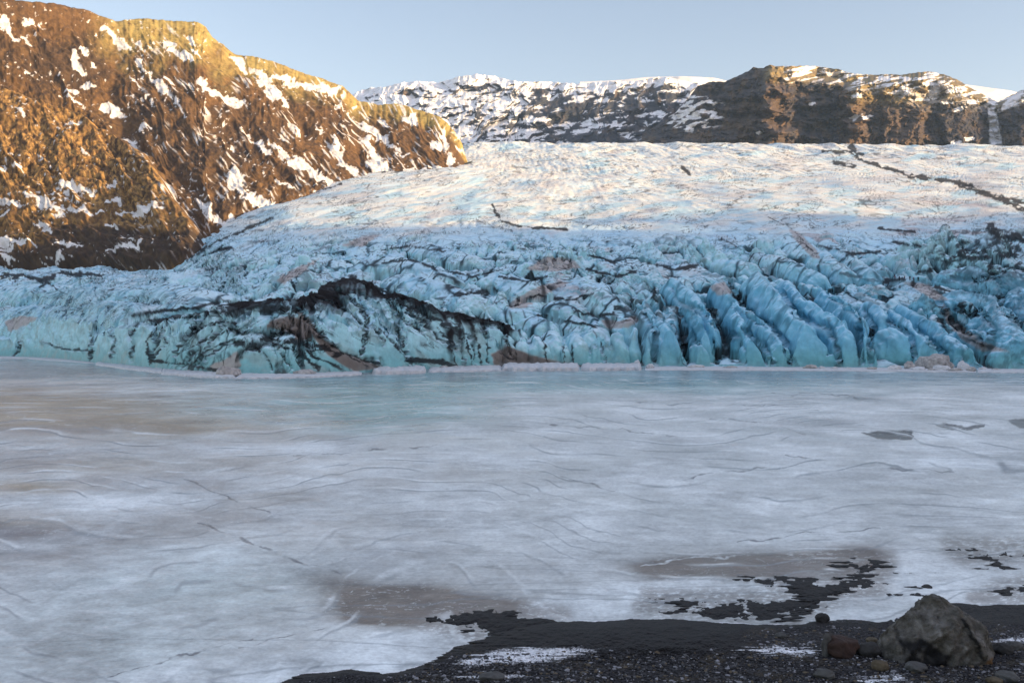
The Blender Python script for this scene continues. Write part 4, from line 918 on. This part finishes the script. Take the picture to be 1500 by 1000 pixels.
STONES = [ # px, py of the foot, width px, height px, material, label
 (1238,964,46,34,REDR,"dark red-brown angular stone left of the big boulder"),
 (1212,962,16,38,GREYR,"upright thin grey slab leaning on the red-brown stone"),
 (1276,962,34,22,DARKR,"flat olive-dark stone between the red stone and the boulder"),
 (1279,942,18,9,OCHR,"small ochre stone on top edge behind the gap beside the boulder"),
 (1292,982,24,16,OCHR,"ochre-brown stone at the lower left foot of the boulder"),
 (1206,911,20,13,DARKR,"dark rounded stone on the shore edge above the red stone"),
 (1345,984,34,12,GREYR,"low rounded grey stone in front of the boulder's middle"),
 (1210,994,30,12,GREYR,"flat grey stone near the bottom edge left of the boulder"),
 (1438,968,40,14,OCHR,"tan stone at the lower right foot of the boulder"),
 (1474,958,26,16,DARKR,"dark stone just right of the boulder"),
 (1490,952,24,12,GREYR,"grey stone at the right edge behind the boulder's foot"),
 (1360,864,16,8,DARKR,"small dark stone on white ice behind the boulder"),
 (1145,934,16,7,GREYR,"small pale grey stone near the snow crumbs on gravel"),
 (1480,998,36,12,GREYR,"rounded grey-green stone in the bottom right corner"),
 (1460,1002,24,10,OCHR,"low olive stone on the bottom edge beneath the boulder"),
 (720,998,40,10,GREYR,"flat grey stone at the bottom edge on black sand"),
]
for k, (px, pyq, w, hh, mt, lb) in enumerate(STONES):
    L = shore_z(px, pyq); s_ = L.y/F
    me = rock_mesh("stone", (w*s_/2*1.1, w*s_/2*.9, hh*s_*.62), 40+k, sub=4, cuts=8, amp=.14)
    put("stone", me, mt, (L.x, L.y+w*s_*.35, L.z+hh*s_*.30), k*1.3 if k not in (0, 1) else 0, lb, "stone", "loose stones on the black shore")

# gravel on the shore
rng = np.random.RandomState(9)
ico = bmesh.new(); bmesh.ops.create_icosphere(ico, subdivisions=1, radius=1); ico.verts.ensure_lookup_table()
iv = np.array([v.co[:] for v in ico.verts]); fi = np.array([[v.index for v in f.verts] for f in ico.faces]); ico.free()
Vs = []; Fs = []; Cs = []; n0 = 0; cnt = 0
while cnt < 9000:
    px = rng.uniform(560, 1520); pyq = 912+rng.rand()**.8*110
    j = int((px-330)/(1420)*(NWs-1)); i = int(60+(1029-pyq)/(249)*(NRs-1)) if pyq < 1029 else 0
    if i < 60 or gravel[i, j] < rng.uniform(.2, .8): continue
    L = (Xs_[i, j], Ys_[i, j], h[i, j]); r = .012+.035*rng.rand()**4
    v = iv*(1+.25*rng.normal(size=(12, 1)))*np.array([r*rng.uniform(.8, 1.5), r*rng.uniform(.8, 1.5), r*.7])+np.array(L)
    Vs.append(v); Fs.append(fi+n0); n0 += 12; cnt += 1
    c = rng.choice([0, 0, 0, 1, 2, 3]); base = [(.04, .04, .044), (.10, .10, .105), (.10, .08, .055), (.22, .22, .24)][c]
    Cs.append(np.tile(base, (12, 1)))
Vs = np.concatenate(Vs); Fs = np.concatenate(Fs); Cs = np.concatenate(Cs)
me = bpy.data.meshes.new("gravel"); me.from_pydata(Vs.tolist(), [], Fs.tolist())
at = me.color_attributes.new("Col", 'FLOAT_COLOR', 'POINT'); at.data.foreach_set("color", np.concatenate([Cs, np.full((len(Cs), 1), .85)], 1).astype(np.float32).reshape(-1))
me.materials.append(nmat("gravel_stones", cscale=20, camp=.3, bscale=30, bstr=.3, bdist=.01))
go = bpy.data.objects.new("gravel", me); C.objects.link(go); tag(go, "dark grey gravel spread over the black sand shore", "gravel", kind='stuff')

# ---------------------------------------------------------------- shore ice along the glacier foot
WICE = nmat("shelf_ice", color=(.52, .53, .55), rough=.6, cscale=.9, camp=.22, bscale=2.5, bstr=.6, bdist=.12)
DICE = nmat("dirty_ice", color=(.36, .345, .34), rough=.7, cscale=1.2, camp=.5, bscale=3, bstr=.8, bdist=.2)
def slab(pts_top, pts_bot, th, label, mat=WICE, seed=0, name="ice_shelf"):
    """an ice sheet on the lake: far edge and near edge in picture coordinates of the water plane"""
    def w(px, pyq): Y_ = CAMH*F/(pyq-500); return ((px-750)/F*Y_, Y_)
    pts_bot = [(a, b+.8) for a, b in pts_bot]
    n = 60; xs0 = np.linspace(pts_bot[0][0], pts_bot[-1][0], n)
    bot = np.interp(xs0, [p[0] for p in pts_bot], [p[1] for p in pts_bot]); top = np.interp(xs0, [p[0] for p in pts_top], [p[1] for p in pts_top])
    m_ = 9; P = np.zeros((m_+1, n, 3))
    for j in range(n):
        for i in range(m_):
            t_ = i/(m_-1); a, b = w(xs0[j], bot[j]+(top[j]-bot[j])*t_+.5*float(gn(np.array([xs0[j]/11.]), np.array([i/3.+seed]), 701)[0]))
            e = min(1, min(j, n-1-j)/2.)
            P[i+1, j] = (a, b, th*e*(.6+.4*min(1, i/1.5))+th*.35*float(gn(np.array([xs0[j]/6.]), np.array([i/2.5+seed]), 702)[0])*(i > 0))
        P[0, j] = (P[1, j, 0], P[1, j, 1]-.05, -.3)
    o = grid_mesh(name, P, np.full(P.shape, .6), mat)
    tag(o, label, "ice shelf", "ice shelves along the glacier foot"); return o
slab([(-60,520),(60,521),(140,528)], [(-60,523.5),(40,525),(100,529),(140,532)], .25, "thin white ice shelf at the far left foot of the glacier")
slab([(140,529),(200,536),(240,540)], [(140,534),(190,541),(240,546.5)], .5, "long cracked white ice shelf below the pale teal cliff")
slab([(240,541),(300,546),(345,549)], [(236,547.5),(300,552.5),(345,553.5)], .5, "flat white ice shelf left of the dirty ice fan")
slab([(345,547.5),(400,549),(470,547),(530,543)], [(345,553.5),(400,554),(470,552),(530,548)], .4, "white ice shelf below the black striped ice folds")
slab([(560,540),(600,539),(624,539)], [(545,547),(600,546.5),(624,545.5)], 1.0, "bright white ice slab with a square right end under the debris-capped ridge")
slab([(628,538),(680,537),(730,537)], [(628,544.5),(680,544),(735,542.5)], .5, "low grey-white ice shelf right of the bright slab")
slab([(735,536),(790,535),(850,534)], [(735,542.3),(790,542.5),(849,542)], 1.1, "left half of the tan-white ice shelf below the upright cliff")
slab([(851,534),(900,535),(938,537)], [(851,542),(900,542),(940,541)], 1.0, "right half of the tan-white ice shelf ending near the blue fins")
slab([(945,537),(1100,538),(1250,539),(1430,541)], [(945,541.5),(1100,542),(1250,543),(1430,544.5)], .25, "long thin ice shelf under the tall blue fins")
slab([(1432,540),(1480,541),(1560,541)], [(1432,544.8),(1490,545.5),(1560,546)], .25, "thin ice shelf at the far right foot of the glacier")
BL = [ # px, foot py, width, height, pale?, label
 (1188,541,22,8,0,"dark tilted ice block at the foot of the widest blue fin"),
 (1204,541,12,5,1,"small pale ice lump right of the dark tilted block"),
 (1222,541.5,14,5,1,"pale ice chunk under the second tall fin"),
 (1242,541.5,10,4,1,"tiny ice chunk between the second and third tall fins"),
 (1278,542,16,6,0,"grey ice chunk left of the blunt square fin's foot"),
 (1312,542.5,20,10,1,"rounded white ice block below the blunt square fin"),
 (1334,541.5,18,14,0,"rough grey ice pile right of the rounded white block"),
 (1346,543,24,7,1,"long pale ice block in front of the rough grey pile"),
 (1372,541,52,26,0,"largest grey dirty ice block with a ragged white top"),
 (1382,543.5,26,10,1,"pale ice block in front of the largest grey block"),
 (1364,543.6,12,5,0,"small dark ice chunk in front of the largest grey block"),
 (1412,543,22,15,1,"whitish ice block right of the largest grey block"),
 (1424,544.2,14,8,0,"grey ice chunk at the right end of the block row"),
 (1402,544.3,20,6,0,"flat dark ice chunk below the whitish block"),
 (1442,542,14,5,1,"isolated pale ice lump right of the block row"),
 (1460,543,16,4,0,"low dark ice chunk near the right edge"),
 (1100,540.5,16,4,1,"small pale ice chunk below the middle blue fins"),
 (1070,540,20,5,0,"flat grey ice chunk in the shade of the middle fins"),
 (1020,539.5,24,6,1,"pale ice rubble block below the first slender fins"),
 (952,539.8,14,8,1,"white ice block on the lake at the right end of the tan shelf"),
 (933,538,14,12,1,"crusty white ice block at the foot of the upright teeth"),
 (667,541,10,6,1,"small white ice block below the debris-capped ridge"),
 (700,540.5,8,5,1,"smaller white ice block nearer the ridge's right end"),
 (650,541,16,6,0,"dark dirty ice chunk beside the small white block"),
 (332,552,40,18,0,"tan dirty ice fan hanging onto the shelf"),
 (445,550,36,10,0,"folded dirty ice block below the striped ice"),
]
for k, (px, fp, w, hh, pale_, lb) in enumerate(BL):
    Y_ = CAMH*F/(fp-500); s_ = Y_/F
    me = rock_mesh("ice_block", (w*s_/2*1.05, w*s_*.42, hh*s_*.62), 140+k, sub=4, cuts=10, amp=.2, fine=.07)
    put("ice_block", me, WICE if pale_ else DICE, ((px-750)/F*Y_, Y_+w*s_*.2, hh*s_*.28), k*.7, lb, "ice block", "ice blocks along the glacier foot")

# ---------------------------------------------------------------- hikers on the ice
def hiker(name, px, pyq, jacket, lab, flip=1, stride=.12):
    c0 = int((px+120)/1760*(NW-1)); sub = SY[:, c0-1:c0+2].mean(1); top = np.minimum.accumulate(sub)
    k_ = np.where((np.abs(sub-pyq) < 2.5) & (sub <= top+.3))[0]
    r_ = int(k_[np.argmin(np.abs(sub[k_]-pyq))]) if len(k_) else int(np.argmin(np.abs(sub-pyq))); c_ = c0
    loc = (X[r_, c_], Y[r_, c_], Z[r_, c_]-.03)
    V = [(0, 0, .95), (0, 0, 1.18), (0, 0, 1.42), (0, 0, 1.52), (0, -.02, 1.64), (.19, 0, 1.40), (.26, -.05, 1.14), (.24, -.2, .95), (-.19, 0, 1.40), (-.27, .02, 1.14), (-.25, -.12, .92),
         (.10, 0, .88), (.12, -stride, .48), (.13, -stride*.8, .07), (.13, -stride*.8-.16, .04), (-.10, 0, .88), (-.12, stride*.5, .48), (-.13, stride, .07), (-.13, stride-.16, .04)]
    V = [(a*flip, b, c) for a, b, c in V]
    E = [(0, 1), (1, 2), (2, 3), (3, 4), (2, 5), (5, 6), (6, 7), (2, 8), (8, 9), (9, 10), (0, 11), (11, 12), (12, 13), (13, 14), (0, 15), (15, 16), (16, 17), (17, 18)]
    Rr = [.16, .15, .17, .06, .11, .08, .055, .045, .08, .055, .045, .11, .075, .055, .05, .11, .075, .055, .05]
    me = bpy.data.meshes.new("person"); me.from_pydata(V, E, [])
    o = bpy.data.objects.new("person", me); C.objects.link(o)
    mo = o.modifiers.new("skin", 'SKIN'); o.modifiers.new("sub", 'SUBSURF').levels = 1
    for sv, r in zip(me.skin_vertices[0].data, Rr): sv.radius = (r, r)
    me.skin_vertices[0].data[0].use_root = True
    dg = bpy.context.evaluated_depsgraph_get(); m2 = bpy.data.meshes.new_from_object(o.evaluated_get(dg)); m2.name = "person"
    bpy.data.objects.remove(o)
    mats = [nm for nm in jacket]
    m2.materials.clear()
    for mt in mats: m2.materials.append(mt)
    for p in m2.polygons:
        zc = p.center.z; p.material_index = 0 if .92 < zc < 1.5 else (1 if zc < .92 else 2); p.use_smooth = True
    o = bpy.data.objects.new("person", m2); C.objects.link(o); o.location = loc; o.rotation_euler = (0, 0, px*.7)
    tag(o, lab, "person", "hikers crossing the ice in a line")
def cm(n_, c): return nmat(n_, color=c, rough=.8, cscale=6, camp=.15, bscale=10, bstr=.2, bdist=.01)
RJ = cm("red_jacket", (.16, .02, .03)); BJ = cm("dark_jacket", (.02, .02, .03)); TR = cm("dark_trousers", (.015, .015, .018)); HE = cm("helmet", (.12, .04, .04)); TJ = cm("teal_jacket", (.02, .07, .07))
for px, pyq, jk, lb, fl in [(1339,412,RJ,"hiker in a dark red jacket, second from the right in the line on the ice",1),(1333,411,BJ,"hiker in dark clothes just left of the red-jacketed one",-1),
    (1346,411,TJ,"hiker in a dark teal jacket at the right end of the line",1),(1326,411,RJ,"hiker in maroon jacket at the middle of the line on the ice",-1),
    (1318,411,BJ,"hiker in black, fifth from the right on the ice",1),(1311,410,RJ,"hiker in a maroon jacket at the left end of the line",-1)]:
    hiker("person", px, pyq, (jk, TR, HE), lb, fl)

# ---------------------------------------------------------------- thin evening air
hb = bmesh.new(); bmesh.ops.create_cube(hb, size=1)
for v in hb.verts: v.co = Vector((v.co.x*9000, 2200+v.co.y*6400, 390+v.co.z*(2*396)))
hm = bpy.data.meshes.new("haze"); hb.to_mesh(hm); hb.free()
hmat = bpy.data.materials.new("haze_air"); hmat.use_nodes = True; ht = hmat.node_tree; ht.nodes.remove(ht.nodes["Principled BSDF"])
pv = ht.nodes.new("ShaderNodeVolumePrincipled"); pv.inputs["Color"].default_value = (.50, .72, 1, 1); pv.inputs["Density"].default_value = .00004
ht.links.new(pv.outputs[0], ht.nodes["Material Output"].inputs["Volume"]); hm.materials.append(hmat)
ho = bpy.data.objects.new("haze", hm); C.objects.link(ho); tag(ho, "thin blue evening haze in the valley", "haze", kind='stuff')
